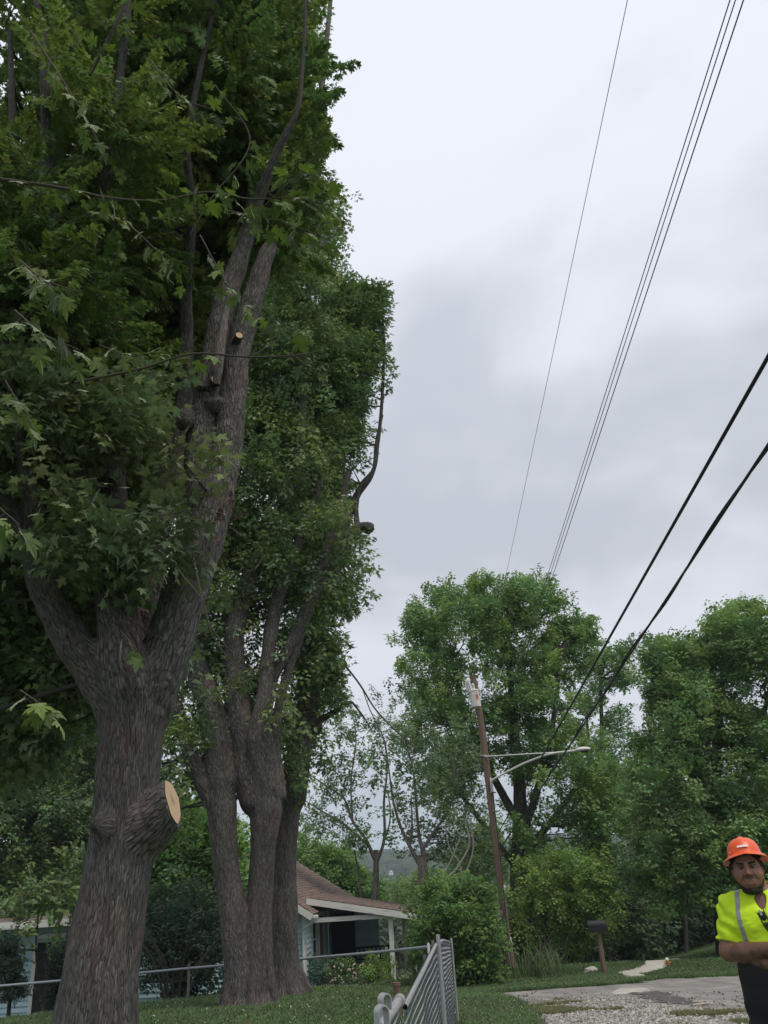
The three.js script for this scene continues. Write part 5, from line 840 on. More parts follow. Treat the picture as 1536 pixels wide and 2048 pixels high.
for (const [x, y, s, lab] of [[1183, 1943, 0.30, 'flat pale stone left of the mailbox post'], [1170, 1948, 0.2, 'smaller pale stone in the grass farthest left of the mailbox'], [1279, 1957, 0.24, 'broken pale slab at the low end of the concrete path'], [1266, 1962, 0.17, 'small dark chunk of broken path at the road edge'], [1287, 1958, 0.12, 'smallest chunk right of the broken pale slab']]) {
  const p = onGround(x, y), m = mesh('stone', rock(x, s, s * 0.4, s * 0.7), MAT.concrete); m.position.copy(p); m.rotation.y = x; tag(m, lab, 'stone');
}
{ // low brown board screen behind the bush
  const d = PD + 3.4, p = at(1052, 1930, d); p.y = ground(p.x, p.z); const t = thing('board_fence', 'short dark brown board screen behind the utility pole base', 'fence', p);
  for (let i = 0; i < 9; i++) mesh('board', box(0.17, 1.5, 0.03, -0.75 + i * 0.185, 0.72, (i % 2) * 0.01), MAT.oldWood.clone(), t).material.color.setRGB(0.22, 0.18, 0.17);
  mesh('rail', [box(1.7, 0.08, 0.04, 0, 0.35, -0.05), box(1.7, 0.08, 0.04, 0, 1.2, -0.05)], MAT.oldWood, t);
}
// ---------------------------------------------------------------- the worker
{
  // axes: x to the viewer's right (his left), y up, z towards the viewer
  const S = 1.0, HC = [-0.045, 1.625, 0.03], yaw = 0.22, tilt = 0.05, cy = Math.cos(yaw), sy = Math.sin(yaw), ct = Math.cos(tilt), st = Math.sin(tilt);
  const toHead = (x, y, z) => { x -= HC[0]; y -= HC[1]; z -= HC[2]; const X = cy * x - sy * z, Z = sy * x + cy * z; return [ct * X + st * y, -st * X + ct * y, Z]; };
  function head(x, y, z) {
    [x, y, z] = toHead(x, y, z); const ax = Math.abs(x);
    let d = ell(x, y, z, [0, 0.035, -0.012], [0.079, 0.098, 0.098]);
    d = smin(d, ell(x, y, z, [0, -0.035, 0.018], [0.076, 0.085, 0.078]), 0.03);
    d = smin(d, ell(x, y, z, [0, -0.096, 0.042], [0.054, 0.034, 0.044]), 0.03);
    d = smin(d, ell(ax, y, z, [0.046, -0.042, 0.05], [0.034, 0.036, 0.032]), 0.02);
    d = smin(d, cap(ax, y, z, [0.008, 0.026, 0.087], [0.052, 0.026, 0.066], 0.012, 0.010), 0.014);
    d = smax(d, -ell(ax, y, z, [0.032, 0.004, 0.098], [0.021, 0.009, 0.020]), 0.012);
    d = smin(d, cap(x, y, z, [0, 0.016, 0.088], [0, -0.03, 0.108], 0.008, 0.0145), 0.012);
    d = smin(d, ell(ax, y, z, [0.0155, -0.036, 0.094], [0.0115, 0.010, 0.014]), 0.006);
    d = smax(d, -ell(ax, y, z, [0.008, -0.046, 0.102], [0.005, 0.004, 0.008]), 0.003);
    d = smax(d, -cap(ax, y, z, [0.022, -0.03, 0.094], [0.04, -0.064, 0.078], 0.0005, 0.0005), 0.010);
    d = smin(d, cap(x, y, z, [-0.019, -0.070, 0.085], [0.019, -0.070, 0.085], 0.008, 0.008), 0.006);
    d = smin(d, cap(x, y, z, [-0.017, -0.083, 0.083], [0.017, -0.083, 0.083], 0.0085, 0.0085), 0.005);
    d = smax(d, -cap(ax, y, z, [0, -0.0752, 0.097], [0.025, -0.0825, 0.094], 0.0028, 0.0024), 0.003);
    d = smin(d, smax(ell(ax, y, z, [0.083, -0.008, -0.012], [0.013, 0.034, 0.022]), -ell(ax, y, z, [0.096, -0.006, -0.006], [0.009, 0.02, 0.012]), 0.005), 0.006);
    return d;
  }
  const A = { ls: [0.19, 1.405, -0.015], le: [0.25, 1.185, 0.035], lw: [-0.02, 1.135, 0.165], rs: [-0.19, 1.405, -0.015], re: [-0.243, 1.185, 0.04], rw: [0.055, 1.215, 0.215] };
  const upper = (x, y, z) => Math.min(cap(x, y, z, A.ls, A.le, 0.06, 0.05), cap(x, y, z, A.rs, A.re, 0.06, 0.05));
  function arms(x, y, z) {
    let d = smin(cap(x, y, z, A.rs, A.re, 0.06, 0.05), smin(cap(x, y, z, A.re, [-0.13, 1.185, 0.125], 0.05, 0.055), cap(x, y, z, [-0.13, 1.185, 0.125], A.rw, 0.055, 0.036), 0.02), 0.03);
    d = Math.min(d, smin(cap(x, y, z, A.ls, A.le, 0.06, 0.05), smin(cap(x, y, z, A.le, [0.13, 1.15, 0.12], 0.05, 0.053), cap(x, y, z, [0.13, 1.15, 0.12], A.lw, 0.053, 0.035), 0.02), 0.03));
    const hand = (w, dir, s) => {                                           // palm, four fingers of their own length, thumb from the palm's side
      const p = [w[0] + dir[0] * 0.055, w[1] + dir[1] * 0.055, w[2] + dir[2] * 0.055]; let e = smin(cap(x, y, z, w, p, 0.032, 0.03), 1, 0.01);
      for (let i = 0; i < 4; i++) { const o = (i - 1.5) * 0.02, len = [0.07, 0.08, 0.074, 0.058][i], a = [p[0] + dir[0] * 0.02, p[1] + 0.9 * o * s, p[2] + dir[2] * 0.02], b = [a[0] + dir[0] * len * 0.55, a[1] - 0.004, a[2] + dir[2] * len * 0.55 - 0.008], c = [b[0] + dir[0] * len * 0.45, b[1] - 0.008, b[2] + dir[2] * len * 0.3 - 0.028]; e = smin(e, cap(x, y, z, a, b, 0.0105, 0.0095), 0.006); e = smin(e, cap(x, y, z, b, c, 0.0095, 0.008), 0.003); }
      const t0 = [w[0] + dir[0] * 0.03, w[1] + 0.028, w[2] + dir[2] * 0.03 + 0.01], t1 = [t0[0] + dir[0] * 0.035, t0[1] + 0.028, t0[2] + 0.012], t2 = [t1[0] + dir[0] * 0.03, t1[1] + 0.006, t1[2] - 0.004];
      return smin(e, smin(cap(x, y, z, t0, t1, 0.014, 0.011), cap(x, y, z, t1, t2, 0.011, 0.009), 0.004), 0.008);
    };
    d = smin(d, hand(A.rw, [0.94, 0.06, -0.1], 1), 0.012); d = smin(d, hand(A.lw, [-0.93, 0.12, -0.25], 1), 0.012); return d;
  }
  function torso(x, y, z) {
    const ax = Math.abs(x);
    let d = ell(x, y, z, [0, 1.30, -0.01], [0.19, 0.2, 0.125]);
    d = smin(d, ell(x, y, z, [0, 1.06, 0.015], [0.205, 0.2, 0.155]), 0.08);
    d = smin(d, ell(x, y, z, [0, 0.92, 0.0], [0.205, 0.13, 0.145]), 0.06);
    d = smin(d, ell(ax, y, z, [0.08, 1.33, 0.075], [0.085, 0.07, 0.05]), 0.05);
    d = smin(d, cap(ax, y, z, [0.05, 1.46, -0.03], [0.18, 1.415, -0.015], 0.05, 0.058), 0.05);
    return d;
  }
  const neck = (x, y, z) => cap(x, y, z, [0, 1.42, -0.03], [-0.03, 1.56, 0.0], 0.066, 0.06);
  const legs = (x, y, z) => { const ax = Math.abs(x); let d = cap(ax, y, z, [0.092, 0.88, -0.01], [0.11, 0.48, 0.01], 0.092, 0.062); d = smin(d, cap(ax, y, z, [0.11, 0.48, 0.0], [0.12, 0.08, -0.03], 0.06, 0.042), 0.03); return smin(d, cap(ax, y, z, [0.122, 0.045, -0.05], [0.14, 0.04, 0.14], 0.04, 0.036), 0.02); };
  const body = (x, y, z) => { let d = smin(torso(x, y, z), neck(x, y, z), 0.04); d = smin(d, arms(x, y, z), y > 1.3 ? 0.04 : 0.004); d = smin(d, legs(x, y, z), 0.03); return d; };
  const skin = (x, y, z) => {
    const [hx, hy, hz] = toHead(x, y, z); let r = 0.235, g = 0.118, b = 0.078; const n = 1 + 0.25 * fbm(x * 30, y * 30, z * 30, 3);
    r *= n; g *= n; b *= n;
    if (hz > 0.05) {
      const lip = smooth(0.014, 0.006, Math.hypot(hx / 2.6, hy + 0.0765)); r = lerp(r, 0.27, lip); g = lerp(g, 0.125, lip); b = lerp(b, 0.105, lip);
      const st = smooth(0.03, 0.012, Math.abs(hy + 0.055)) * smooth(0.05, 0.02, Math.abs(hx)) * smooth(-0.07, -0.058, hy) * 0.55 + smooth(-0.075, -0.10, hy) * 0.5; r *= 1 - st * 0.7; g *= 1 - st * 0.68; b *= 1 - st * 0.62;
      const eye = smooth(0.02, 0.008, Math.hypot(Math.abs(hx) - 0.032, (hy - 0.004) * 1.4)); r *= 1 - eye * 0.62; g *= 1 - eye * 0.66; b *= 1 - eye * 0.66;
    }
    if (y < 1.3 && x > -0.2) { const ink = smooth(0.05, 0.25, fbm(x * 26, y * 26, z * 26 + 4, 3)) * smooth(-0.2, -0.12, x); r *= 1 - 0.5 * ink; g *= 1 - 0.42 * ink; b *= 1 - 0.3 * ink; }   // inked forearm
    return [r, g, b];
  };
  const headNeck = (x, y, z) => smin(head(x, y, z), neck(x, y, z), 0.03);
  const whole = (x, y, z) => smin(body(x, y, z), headNeck(x, y, z), 0.01);
  const c = at(1549, 1900, 5.7), feet = V(c.x, ground(c.x, c.z), c.z); feet.y = -0.10;
  const face = Math.atan2(EYE.x - c.x, EYE.z - c.z);
  const t = thing('person', 'worker in orange hard hat and bright yellow shirt standing with crossed arms', 'person', feet, face - 0.20);
  t.scale.setScalar(S);
  const skinMat = new THREE.MeshPhysicalMaterial({ vertexColors: true, color: 0xffffff, roughness: 0.55 });
  const gb = [surface(headNeck, [-0.17, 1.44, -0.12], [0.09, 1.76, 0.17], 0.0036, skin), surface((x, y, z) => Math.min(arms(x, y, z), torso(x, y, z) + 0.02), [-0.33, 1.05, -0.1], [0.33, 1.34, 0.34], 0.007, skin), surface(body, [-0.34, -0.03, -0.2], [0.34, 1.53, 0.33], 0.014, skin)];
  const bodyMesh = mesh('body', mergeGeometries(gb.map((g) => g.toNonIndexed())), skinMat, t);
  // clothes
  const fold = (x, y, z) => 0.010 * fbm(x * 9 + y * 7, y * 17 - x * 6, z * 8, 3) + 0.0055 * Math.sin(y * 70 + x * 55 + 5 * fbm(x * 7, y * 7, z * 7, 2)) * smooth(0.12, 0.2, Math.abs(x));
  function shirt(x, y, z) {
    let d = torso(x, y, z) - 0.012; const ax = Math.abs(x), s = [0.192, 1.405, -0.015], e = x > 0 ? A.le : A.re.map((q, i) => i ? q : -q);
    d = smin(d, cap(ax, y, z, s, e, 0.076, 0.07), 0.045); d = smin(d, cap(x, y, z, [0, 1.43, -0.03], [-0.006, 1.49, -0.015], 0.085, 0.074), 0.03);
    d -= fold(x, y, z);
    const px = ax - s[0], py = y - s[1], pz = z - s[2], ux = e[0] - s[0], uy = e[1] - s[1], uz = e[2] - s[2], L = Math.hypot(ux, uy, uz), along = (px * ux + py * uy + pz * uz) / L;
    d = smax(d, ax > 0.155 ? along - 0.185 + 0.02 * (z < 0 ? -1 : 0) : 1.165 - y, 0.006);
    d = smax(d, 1.165 - y - (ax > 0.17 ? 0.1 : 0), 0.006);
    d = smax(d, -(cap(x, y, z, [-0.005, 1.47, 0.0], [-0.02, 1.62, 0.02], 0.056, 0.08)), 0.006);           // neck opening
    d = smax(d, -cap(x, y, z, [0.0, 1.46, 0.07], [0.012, 1.385, 0.15], 0.034, 0.012), 0.006);              // open placket
    return d;
  }
  const hiviz = new THREE.MeshPhysicalMaterial({ color: rgb(0.60, 0.86, 0.02), roughness: 0.85, sheen: 0.3, sheenColor: rgb(0.7, 1, 0.1), sheenRoughness: 0.6 });
  const sh = mesh('shirt', surface(shirt, [-0.36, 1.08, -0.2], [0.36, 1.56, 0.2], 0.006), hiviz, t);
  const band = (x, y, z) => { const ax = Math.abs(x), cx = lerp(0.118, 0.132, smooth(1.2, 1.45, y)); return smax(shirt(x, y, z) - 0.0025, Math.max(Math.abs(ax - cx) - 0.0150, 1.168 - y, z < -0.1 ? 0.02 : -1), 0.001); };
  mesh('reflective_stripe', surface(band, [-0.2, 1.1, -0.2], [0.2, 1.56, 0.2], 0.005), std({ color: rgb(0.34, 0.34, 0.37), roughness: 0.45, metalness: 0.2 }), sh);
  const trousers = (x, y, z) => { const ax = Math.abs(x); let d = smin(torso(x, y, z) - 0.016, cap(ax, y, z, [0.09, 0.9, -0.01], [0.11, 0.48, 0.012], 0.125, 0.095), 0.03); d = smin(d, cap(ax, y, z, [0.11, 0.48, 0.01], [0.12, 0.1, -0.02], 0.088, 0.078), 0.03); d = smin(d, ell(ax, y, z, [0.21, 0.74, 0.0], [0.03, 0.09, 0.07]), 0.02); d -= 0.01 * fbm(x * 7, y * 12, z * 7, 3); d = Math.max(d, y - 1.172, 0.06 - y); return d; };
  const tr = mesh('trousers', surface(trousers, [-0.3, 0.02, -0.24], [0.3, 1.2, 0.24], 0.011), std({ color: rgb(0.012, 0.013, 0.016), roughness: 0.9 }), t);
  for (const s of [-1, 1]) mesh('boot', surface((x, y, z) => Math.max(smin(cap(x, y, z, [s * 0.122, 0.055, -0.06], [s * 0.142, 0.045, 0.16], 0.055, 0.05), cap(x, y, z, [s * 0.12, 0.08, -0.03], [s * 0.12, 0.17, -0.03], 0.055, 0.058), 0.03), 0.002 - y), [s * 0.13 - 0.1, -0.01, -0.16], [s * 0.13 + 0.1, 0.26, 0.24], 0.01), std({ color: rgb(0.08, 0.05, 0.03) }), t);
  // beard, moustache, hair, brows, eyes
  const black = std({ color: rgb(0.014, 0.011, 0.010), roughness: 0.8 });
  const H = (f) => (x, y, z) => { const q = toHead(x, y, z); return f(q[0], q[1], q[2], x, y, z); };
  const hb = [[-0.17, 1.44, -0.12], [0.09, 1.78, 0.17]];
  mesh('beard', surface(H((hx, hy, hz, x, y, z) => { const ax = Math.abs(hx), rag = 0.005 * fbm(hx * 80, hy * 80, hz * 80, 2), top = -0.112 + Math.max(0, ax - 0.03) * 0.75 + Math.max(0, 0.055 - hz) * 0.35; return smax(smin(head(x, y, z), neck(x, y, z) + 0.02, 0.02) - 0.006 - rag * 0.8 - 0.008 * smooth(-0.115, -0.13, hy), Math.max(hy - top - rag, -0.152 - hy, -hz - 0.005), 0.004); }), ...hb, 0.004), black, bodyMesh);
  mesh('hair', surface(H((hx, hy, hz, x, y, z) => Math.max(head(x, y, z) - 0.005, Math.max(0.015 - hy + (hz > 0.03 ? (hz - 0.03) * 1.1 : (hz - 0.03) * 0.9), hy - 0.12, hz - 0.066))), ...hb, 0.004), black, bodyMesh);
  mesh('eyebrows', surface(H((hx, hy, hz, x, y, z) => { const ax = Math.abs(hx); return Math.max(head(x, y, z) - 0.003, Math.abs(hy - 0.0255 - 0.12 * (ax - 0.03) ) - 0.0055, Math.abs(ax - 0.033) - 0.021, 0.03 - hz); }), ...hb, 0.0025), black, bodyMesh);
  const eyeG = (r, x, y, z) => { const g = new THREE.SphereGeometry(r, 16, 12); g.translate(x, y, z); g.rotateZ(tilt); g.rotateY(yaw); g.translate(...HC); return g; };
  mesh('eyes', [eyeG(0.0125, -0.032, 0.003, 0.0735), eyeG(0.0125, 0.032, 0.003, 0.0735)], std({ color: rgb(0.10, 0.075, 0.065), roughness: 0.3 }), bodyMesh);
  mesh('irises', [eyeG(0.0068, -0.0315, 0.002, 0.0805), eyeG(0.0068, 0.0325, 0.002, 0.0805)], std({ color: rgb(0.012, 0.008, 0.006), roughness: 0.15 }), bodyMesh);
  // hard hat: ridged dome with a full brim, pushed back
  const scuff = tex(512, 256, (u, v) => { const d = smooth(0.16, 0.34, tfbm(u, v, 9, 7, 3, 4)), k = smooth(0.30, 0.36, tfbm(u, v, 60, 10, 9, 2)), L = 1 + tfbm(u, v, 5, 4, 6, 3) * 0.25; return [lerp(0.82 * L, 0.5, 0.5 * d), lerp(0.11 * L, 0.10, d) + 0.12 * k, lerp(0.022, 0.04, d) + 0.1 * k]; });
  const orange = new THREE.MeshPhysicalMaterial({ map: scuff, roughness: 0.42, clearcoat: 0.25, clearcoatRoughness: 0.3, side: THREE.DoubleSide });
  const hat = new THREE.Group(); hat.name = 'hard_hat'; t.add(hat); hat.position.set(HC[0], HC[1] + 0.062, HC[2] - 0.018); hat.rotation.order = 'YXZ'; hat.rotation.set(-0.20, yaw, 0.06); hat.scale.set(0.87, 0.72, 0.88);
  const prof = [[0.0, 0.142], [0.03, 0.139], [0.06, 0.127], [0.085, 0.105], [0.101, 0.072], [0.108, 0.035], [0.111, 0.008], [0.114, -0.002], [0.126, -0.007], [0.140, -0.013], [0.150, -0.020], [0.153, -0.023], [0.151, -0.027], [0.140, -0.020], [0.124, -0.014], [0.108, -0.012], [0.104, 0.03], [0.096, 0.072], [0.08, 0.103], [0.05, 0.125], [0, 0.134]];
  const hg = new THREE.LatheGeometry(prof.map(([x, y]) => new THREE.Vector2(x, y)), 72), HP = hg.attributes.position;
  for (let i = 0; i < HP.count; i++) {
    let x = HP.getX(i), y = HP.getY(i), z = HP.getZ(i); const r = Math.hypot(x, z), ridge = smooth(0.02, 0.006, Math.abs(x)) * smooth(0.11, 0.04, r) * 0.010 + smooth(0.008, 0.002, Math.abs(Math.abs(x) - 0.045)) * smooth(0.1, 0.02, r) * 0.003;
    y += y > 0.02 ? ridge : 0; const brim = smooth(0.112, 0.16, r); y -= brim * 0.020 * Math.abs(x) / (r || 1); z *= 1.16; if (z > 0) z *= 1 + brim * 0.06; HP.setXYZ(i, x, y, z);
  }
  hg.computeVertexNormals(); mesh('shell', hg, orange, hat);
  const lab = new THREE.CylinderGeometry(0.112, 0.115, 0.018, 16, 1, true, -0.32, 0.64); lab.scale(1.0, 1, 1.16); lab.translate(0, 0.047, 0); lab.rotateX(-0.02);
  { const L = lab.attributes.position; for (let i = 0; i < L.count; i++) { const x = L.getX(i), y = L.getY(i), z = L.getZ(i); L.setXYZ(i, x * 0.99, y, z + (0.05 - y) * 0.35 - 0.001); } lab.computeVertexNormals(); }
  mesh('label_strip', lab, std({ color: rgb(0.70, 0.66, 0.62), side: THREE.DoubleSide, roughness: 0.5 }), hat);
  mesh('lamp_clip', box(0.014, 0.02, 0.012, -0.092, 0.016, 0.082, 0.003), orange, hat);
  mesh('headband', new THREE.CylinderGeometry(0.098, 0.098, 0.03, 40, 1, true).scale(1, 1, 1.14).translate(0, -0.005, 0), std({ color: rgb(0.03, 0.03, 0.03), side: THREE.DoubleSide }), hat);
  // sunglasses hooked into the shirt opening
  const gl = new THREE.Group(); gl.name = 'sunglasses'; sh.add(gl); gl.position.set(0.012, 1.365, 0.158); gl.rotation.set(0.25, 0.1, 0.25);
  const frameM = std({ color: rgb(0.02, 0.02, 0.022), roughness: 0.3 });
  mesh('sunglass_lens', new THREE.SphereGeometry(1, 16, 10).scale(0.02, 0.028, 0.005).translate(0, 0.01, 0), new THREE.MeshPhysicalMaterial({ color: rgb(0.03, 0.03, 0.03), roughness: 0.1, clearcoat: 1 }), gl);
  mesh('sunglass_lens', new THREE.SphereGeometry(1, 16, 10).scale(0.02, 0.028, 0.005).translate(0.0, -0.05, 0.004), new THREE.MeshPhysicalMaterial({ color: rgb(0.04, 0.05, 0.03), roughness: 0.12, clearcoat: 1 }), gl);
  mesh('temple', [box(0.006, 0.13, 0.006, 0.018, -0.03, -0.01), box(0.006, 0.12, 0.006, -0.02, -0.03, -0.012)], frameM, gl);
  const glint = box(0.012, 0.03, 0.004, 0.0, 0.03, 0.006, 0.001); mesh('temple_tip', glint, std({ color: rgb(0.6, 0.62, 0.65), roughness: 0.3 }), gl);
}
// ---------------------------------------------------------------- grass, stones, litter, far country
function scatter(name, geo, mat, list, label, parent = scene) {               // list of [matrix, colour]
  const im = new THREE.InstancedMesh(geo, mat, list.length), c = new THREE.Color(); im.name = name; im.castShadow = im.receiveShadow = true; im.userData.kind = 'stuff'; if (label) im.userData.label = label;
  list.forEach(([m, k], i) => { im.setMatrixAt(i, m); im.setColorAt(i, c.setRGB(k[0], k[1], k[2])); }); parent.add(im); return im;
}
const mat4 = (p, turn, sx, sy = sx, tiltX = 0, tiltZ = 0) => new THREE.Matrix4().compose(p, new THREE.Quaternion().setFromEuler(new THREE.Euler(tiltX, turn, tiltZ, 'YXZ')), V(sx, sy, sx));
function tuftGeo(seed, n, h, spread, w = 0.006) {
  const r = mulberry(seed), P = [];
  for (let i = 0; i < n; i++) {
    const a = r() * 6.283, o = r() * spread, bx = Math.cos(a) * o, bz = Math.sin(a) * o, hh = h * (0.5 + 0.7 * r()), lean = hh * (0.15 + 0.7 * r()), la = r() * 6.283, dx = Math.cos(la) * lean, dz = Math.sin(la) * lean, wa = la + 1.57, wx = Math.cos(wa) * w, wz = Math.sin(wa) * w;
    const m = [bx + dx * 0.35, hh * 0.6, bz + dz * 0.35], t = [bx + dx, hh * (1 - 0.2 * r()), bz + dz];
    P.push(bx - wx, 0, bz - wz, bx + wx, 0, bz + wz, m[0] + wx * 0.8, m[1], m[2] + wz * 0.8, bx - wx, 0, bz - wz, m[0] + wx * 0.8, m[1], m[2] + wz * 0.8, m[0] - wx * 0.8, m[1], m[2] - wz * 0.8, m[0] - wx * 0.8, m[1], m[2] - wz * 0.8, m[0] + wx * 0.8, m[1], m[2] + wz * 0.8, t[0], t[1], t[2]);
  }
  const g = new THREE.BufferGeometry(); g.setAttribute('position', new THREE.Float32BufferAttribute(P, 3)); g.computeVertexNormals(); return g;
}
const bladeMat = new THREE.MeshPhysicalMaterial({ color: 0xffffff, roughness: 0.95, transmission: 0.4, thickness: 0, side: THREE.DoubleSide });
{
  const r = mulberry(99), list = [], clover = [], tufts = tuftGeo(3, 16, 0.085, 0.11);
  const put = (px, py, out) => { const p = onGroundFast(px, py); if (!p) return; if (inside(ROAD, p.x, p.z) || inside(WALK, p.x, p.z)) return; const n = fbm(p.x * 0.7, p.z * 0.7, 3, 3), dry = smooth(0.1, 0.4, fbm(p.x * 1.9, p.z * 1.9, 8, 3)), L = 1 + n * 0.8 + (r() - 0.5) * 0.4; p.y -= 0.008; out.push([mat4(p, r() * 6.283, 0.75 + r() * 0.7), [lerp(0.075, 0.14, dry) * L, lerp(0.15, 0.15, dry) * L, lerp(0.03, 0.05, dry) * L]]); };
  // spread over the ground that the photograph shows, denser where it is close
  function onGroundFast(px, py) { const q = ray(px, py); let t = (1.65) / Math.max(0.02, -q.y); let p = EYE.clone().addScaledVector(q, t); for (let i = 0; i < 24; i++) { const h = ground(p.x, p.z), e = p.y - h; t += e / Math.max(0.05, -q.y) * 0.7; if (t < 0 || t > 160) return null; p = EYE.clone().addScaledVector(q, t); } p.y = ground(p.x, p.z); return p; }
  for (let i = 0; i < 30000; i++) put(-120 + r() * 1220, 1960 + r() * 190, list);
  for (let i = 0; i < 9000; i++) put(880 + r() * 400, 1925 + r() * 80, list);
  for (let i = 0; i < 9000; i++) put(1190 + r() * 320, 1870 + r() * 110, list);
  scatter('grass', tufts, bladeMat, list, 'short uneven lawn grass on the slope and the bank');
  for (let i = 0; i < 230; i++) { const p = onGroundFast(280 + r() * 860, 1962 + r() * 100); if (!p || inside(ROAD, p.x, p.z)) continue; p.y += 0.06 + r() * 0.03; const k = 0.45 + r() * 0.3; clover.push([mat4(p, r() * 6, 0.009 + 0.010 * r() * r(), 0.008, 0.3), [k, k * 0.98, k * 0.9]]); }
  scatter('clover_blossom', new THREE.IcosahedronGeometry(1, 0), std({ color: 0xffffff }), clover, 'tiny white clover heads and litter dotted over the lawn');
  // crushed stone
  const stones = [[], [], []], geos = [1, 2, 3].map((s) => { const g = new THREE.IcosahedronGeometry(1, 1), P = g.attributes.position; for (let i = 0; i < P.count; i++) { const q = V().fromBufferAttribute(P, i), m = 1 + 0.9 * fbm(q.x * 1.1 + s * 9, q.y * 1.1, q.z * 1.1, 2); P.setXYZ(i, q.x * m, q.y * m * 0.6, q.z * m * 0.8); } g.computeVertexNormals(); return g; });
  for (let i = 0; i < 44000; i++) {
    const p = onGroundFast(1010 + r() * 560, 1985 + Math.pow(r(), 0.8) * 110); if (!p) continue; const inn = inside(GRAVEL, p.x + fbm(p.x, p.z, 1, 2) * 0.9, p.z + fbm(p.x, p.z, 5, 2) * 0.9); if (!inn && (r() > 0.05 || !inside(ROAD, p.x, p.z))) continue;
    const patch = fbm(p.x * 0.8, p.z * 0.8, 12, 3); if (inn && patch > 0.1 && r() < 0.75) continue; if (inn && patch > -0.05 && r() < 0.3) continue;
    const s = 0.008 + 0.024 * Math.pow(r(), 2.4), L = (0.12 + 0.38 * r()) * (inn ? 1 : 0.7); p.y += 0.022 + s * 0.15; stones[i % 3].push([mat4(p, r() * 6, s, s, r(), r()), [L * 1.0, L * 0.96, L * 0.88]]);
  }
  stones.forEach((l, i) => scatter('gravel', geos[i], std({ color: 0xffffff, roughness: 0.95 }), l, 'pale crushed stones of the driveway apron'));
  { const p = onGroundFast(1262, 1987), m = mesh('stone', rock(4, 0.42, 0.1, 0.26), MAT.concrete); m.position.copy(p); tag(m, 'pale flat broken lump on the asphalt at the edge of the gravel', 'stone'); }
  { const p = onGroundFast(1404, 2012), g = box(0.5, 0.02, 0.05); const m = mesh('stick', rock(9, 0.22, 0.012, 0.03), MAT.paleWood); m.position.copy(p).add(V(0, 0.03, 0)); m.rotation.y = 0.2; tag(m, 'thin pale stick lying on the road left of the worker', 'stick'); }
  // weeds coming through the stones
  const weeds = []; for (let i = 0; i < 16000; i++) { const p = onGroundFast(1040 + r() * 460, 1990 + r() * 90); if (!p || !inside(GRAVEL, p.x, p.z)) continue; if (fbm(p.x * 0.8, p.z * 0.8, 12, 3) < 0.10 + r() * 0.16) continue; const d = r(); weeds.push([mat4(p, r() * 6, 0.5 + 0.5 * r()), [lerp(0.10, 0.2, d), lerp(0.15, 0.17, d), 0.05]]); }
  scatter('weeds', tufts, bladeMat, weeds, 'thin yellowish weeds growing through the stones');
  // long arching leaves at the foot of the pole
  const base = onGroundFast(1078, 1958), long = tuftGeo(8, 46, 0.95, 0.35, 0.012);
  const plant = thing('strap_leaf_plant', 'clump of long arching strap leaves at the foot of the utility pole', 'plant', base), ll = [];
  for (const [dx, dz, s] of [[0, 0, 1.15], [-0.5, 0.1, 1.0], [0.45, 0.15, 0.8], [0.1, 0.4, 0.7], [-0.85, 0.2, 0.7], [0.9, 0.1, 0.5]]) { const p = V(base.x + dx, 0, base.z + dz); p.y = ground(p.x, p.z); ll.push([mat4(p.sub(base), r() * 6, s), [0.10 + r() * 0.04, 0.185, 0.06]]); }
  for (let i = 0; i < 2; i++) ll.push([mat4(V((r() - 0.5) * 1.4, 0, (r() - 0.5) * 0.6), r() * 6, 0.7 + 0.3 * r()), [0.17, 0.165, 0.09]]);
  scatter('leaves', long, bladeMat, ll, null, plant);
  // flower bed in front of the porch
  for (const [x, y, d, rx, ry, n, col, lab] of [[700, 1950, 29.3, 44, 30, 20, [0.07, 0.13, 0.04], 'loose pinkish flowering plants in front of the dark porch'], [640, 1955, 29.6, 30, 44, 18, [0.04, 0.085, 0.05], 'blue green bushy plant beside the downspout'], [760, 1945, 28.6, 30, 40, 18, [0.09, 0.15, 0.03], 'yellow green weeds growing round the front porch post'], [825, 1975, 27.5, 30, 26, 18, [0.055, 0.11, 0.03], 'green weedy plants right of the porch, behind the fence corner']]) {
    const p = at(x, y + ry, d); p.y = ground(p.x, p.z); const t = thing('garden_plant', lab, 'plant', p);
    crown(t, [[x, y, d, rx, ry, 0.5, n, 7]], { spray: 'small', color: col, seed: x, clump: 0.16, scale: 0.8, name: 'foliage', lift: 0.5 });
    const st = []; for (let i = 0; i < 9; i++) { const a = V((r() - 0.5) * rx * 0.03, -0.05, (r() - 0.5) * 0.6), b = a.clone().add(V((r() - 0.5) * 0.3, 0.6 + r() * 0.5, (r() - 0.5) * 0.3)); st.push(new THREE.TubeGeometry(new THREE.LineCurve3(a, b), 2, 0.008, 4)); }
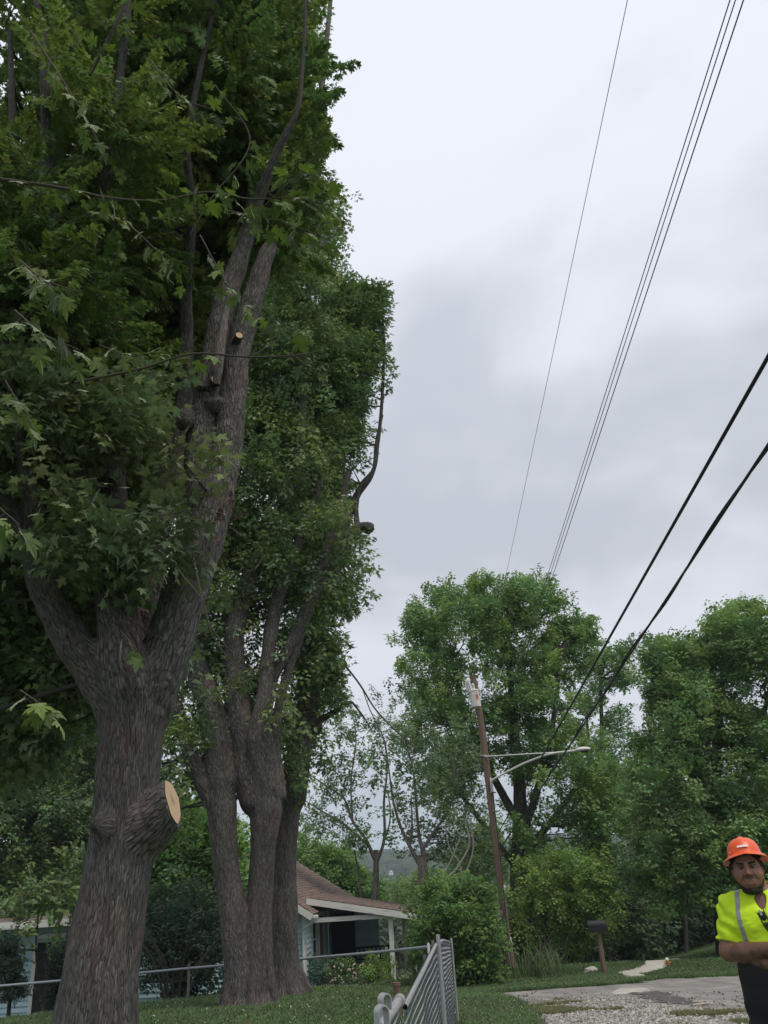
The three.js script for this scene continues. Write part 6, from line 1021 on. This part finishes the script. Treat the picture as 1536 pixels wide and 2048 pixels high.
    mesh('stems', st, MAT.twig, t, 'stuff');
    if (x === 700) { const fl = []; for (let i = 0; i < 70; i++) { const q = at(x + (r() - 0.5) * 80, y + (r() - 0.4) * 56, d - 0.5); fl.push([mat4(q.sub(p), r() * 6, 0.02 + r() * 0.02), [0.5, 0.28 + r() * 0.2, 0.34]]); } scatter('blossom', new THREE.IcosahedronGeometry(1, 0), std({ color: 0xffffff }), fl, null, t); }
  }
}
{ // wooded country across the valley, as one mass of crowns
  const r = mulberry(4), list = [], g = tuftSpray(77, { leaves: 320, rad: 0.62, size: 0.13, flat: 0.62 }); g.translate(0, -0.31, 0); g.rotateX(-Math.PI / 2);
  const both = g;
  for (let i = 0; i < 5200; i++) {
    const a = (r() - 0.5) * 1.5, R = 85 + Math.pow(r(), 0.75) * 900, p = V(Math.sin(a) * R, 0, -Math.cos(a) * R); p.y = ground(p.x, p.z); const n = fbm(p.x * 0.012, p.z * 0.012, 2, 3); if (R < 700 && n > 0.16) continue;
    const s = (R < 160 ? 5 : 8) + r() * 6; p.y += s * 0.35; const L = 0.7 + r() * 0.6; list.push([new THREE.Matrix4().compose(p, new THREE.Quaternion().setFromEuler(new THREE.Euler(0, r() * 6, 0)), V(s, s * 0.9, s)), [0.05 * L, 0.095 * L, 0.03 * L]]);
  }
  scatter('far_wood', both, MAT.leaf, list, 'far wooded hillside across the valley');
  for (const [x, y, d, s, lab] of [[723, 1749, 520, 0.4, 'tiny far white house left of the leaning trunk'], [782, 1745, 560, 0.36, 'tiny far pale house between the two sparse trees']]) {
    const p = at(x, y, d), t = thing('far_house', lab, 'house', p); t.position.y -= 3; mesh('wall', box(8 * s, 5 * s, 7 * s, 0, 1.5 + 2.5 * s, 0), MAT.white, t); const ro = new THREE.CylinderGeometry(0.2, 5.6 * s, 3 * s, 4, 1); ro.rotateY(Math.PI / 4); ro.translate(0, 1.5 + 6.5 * s, 0); mesh('roof', ro, MAT.galv, t);
  }
}
scene.updateMatrixWorld(true);
renderer.render(scene, camera);
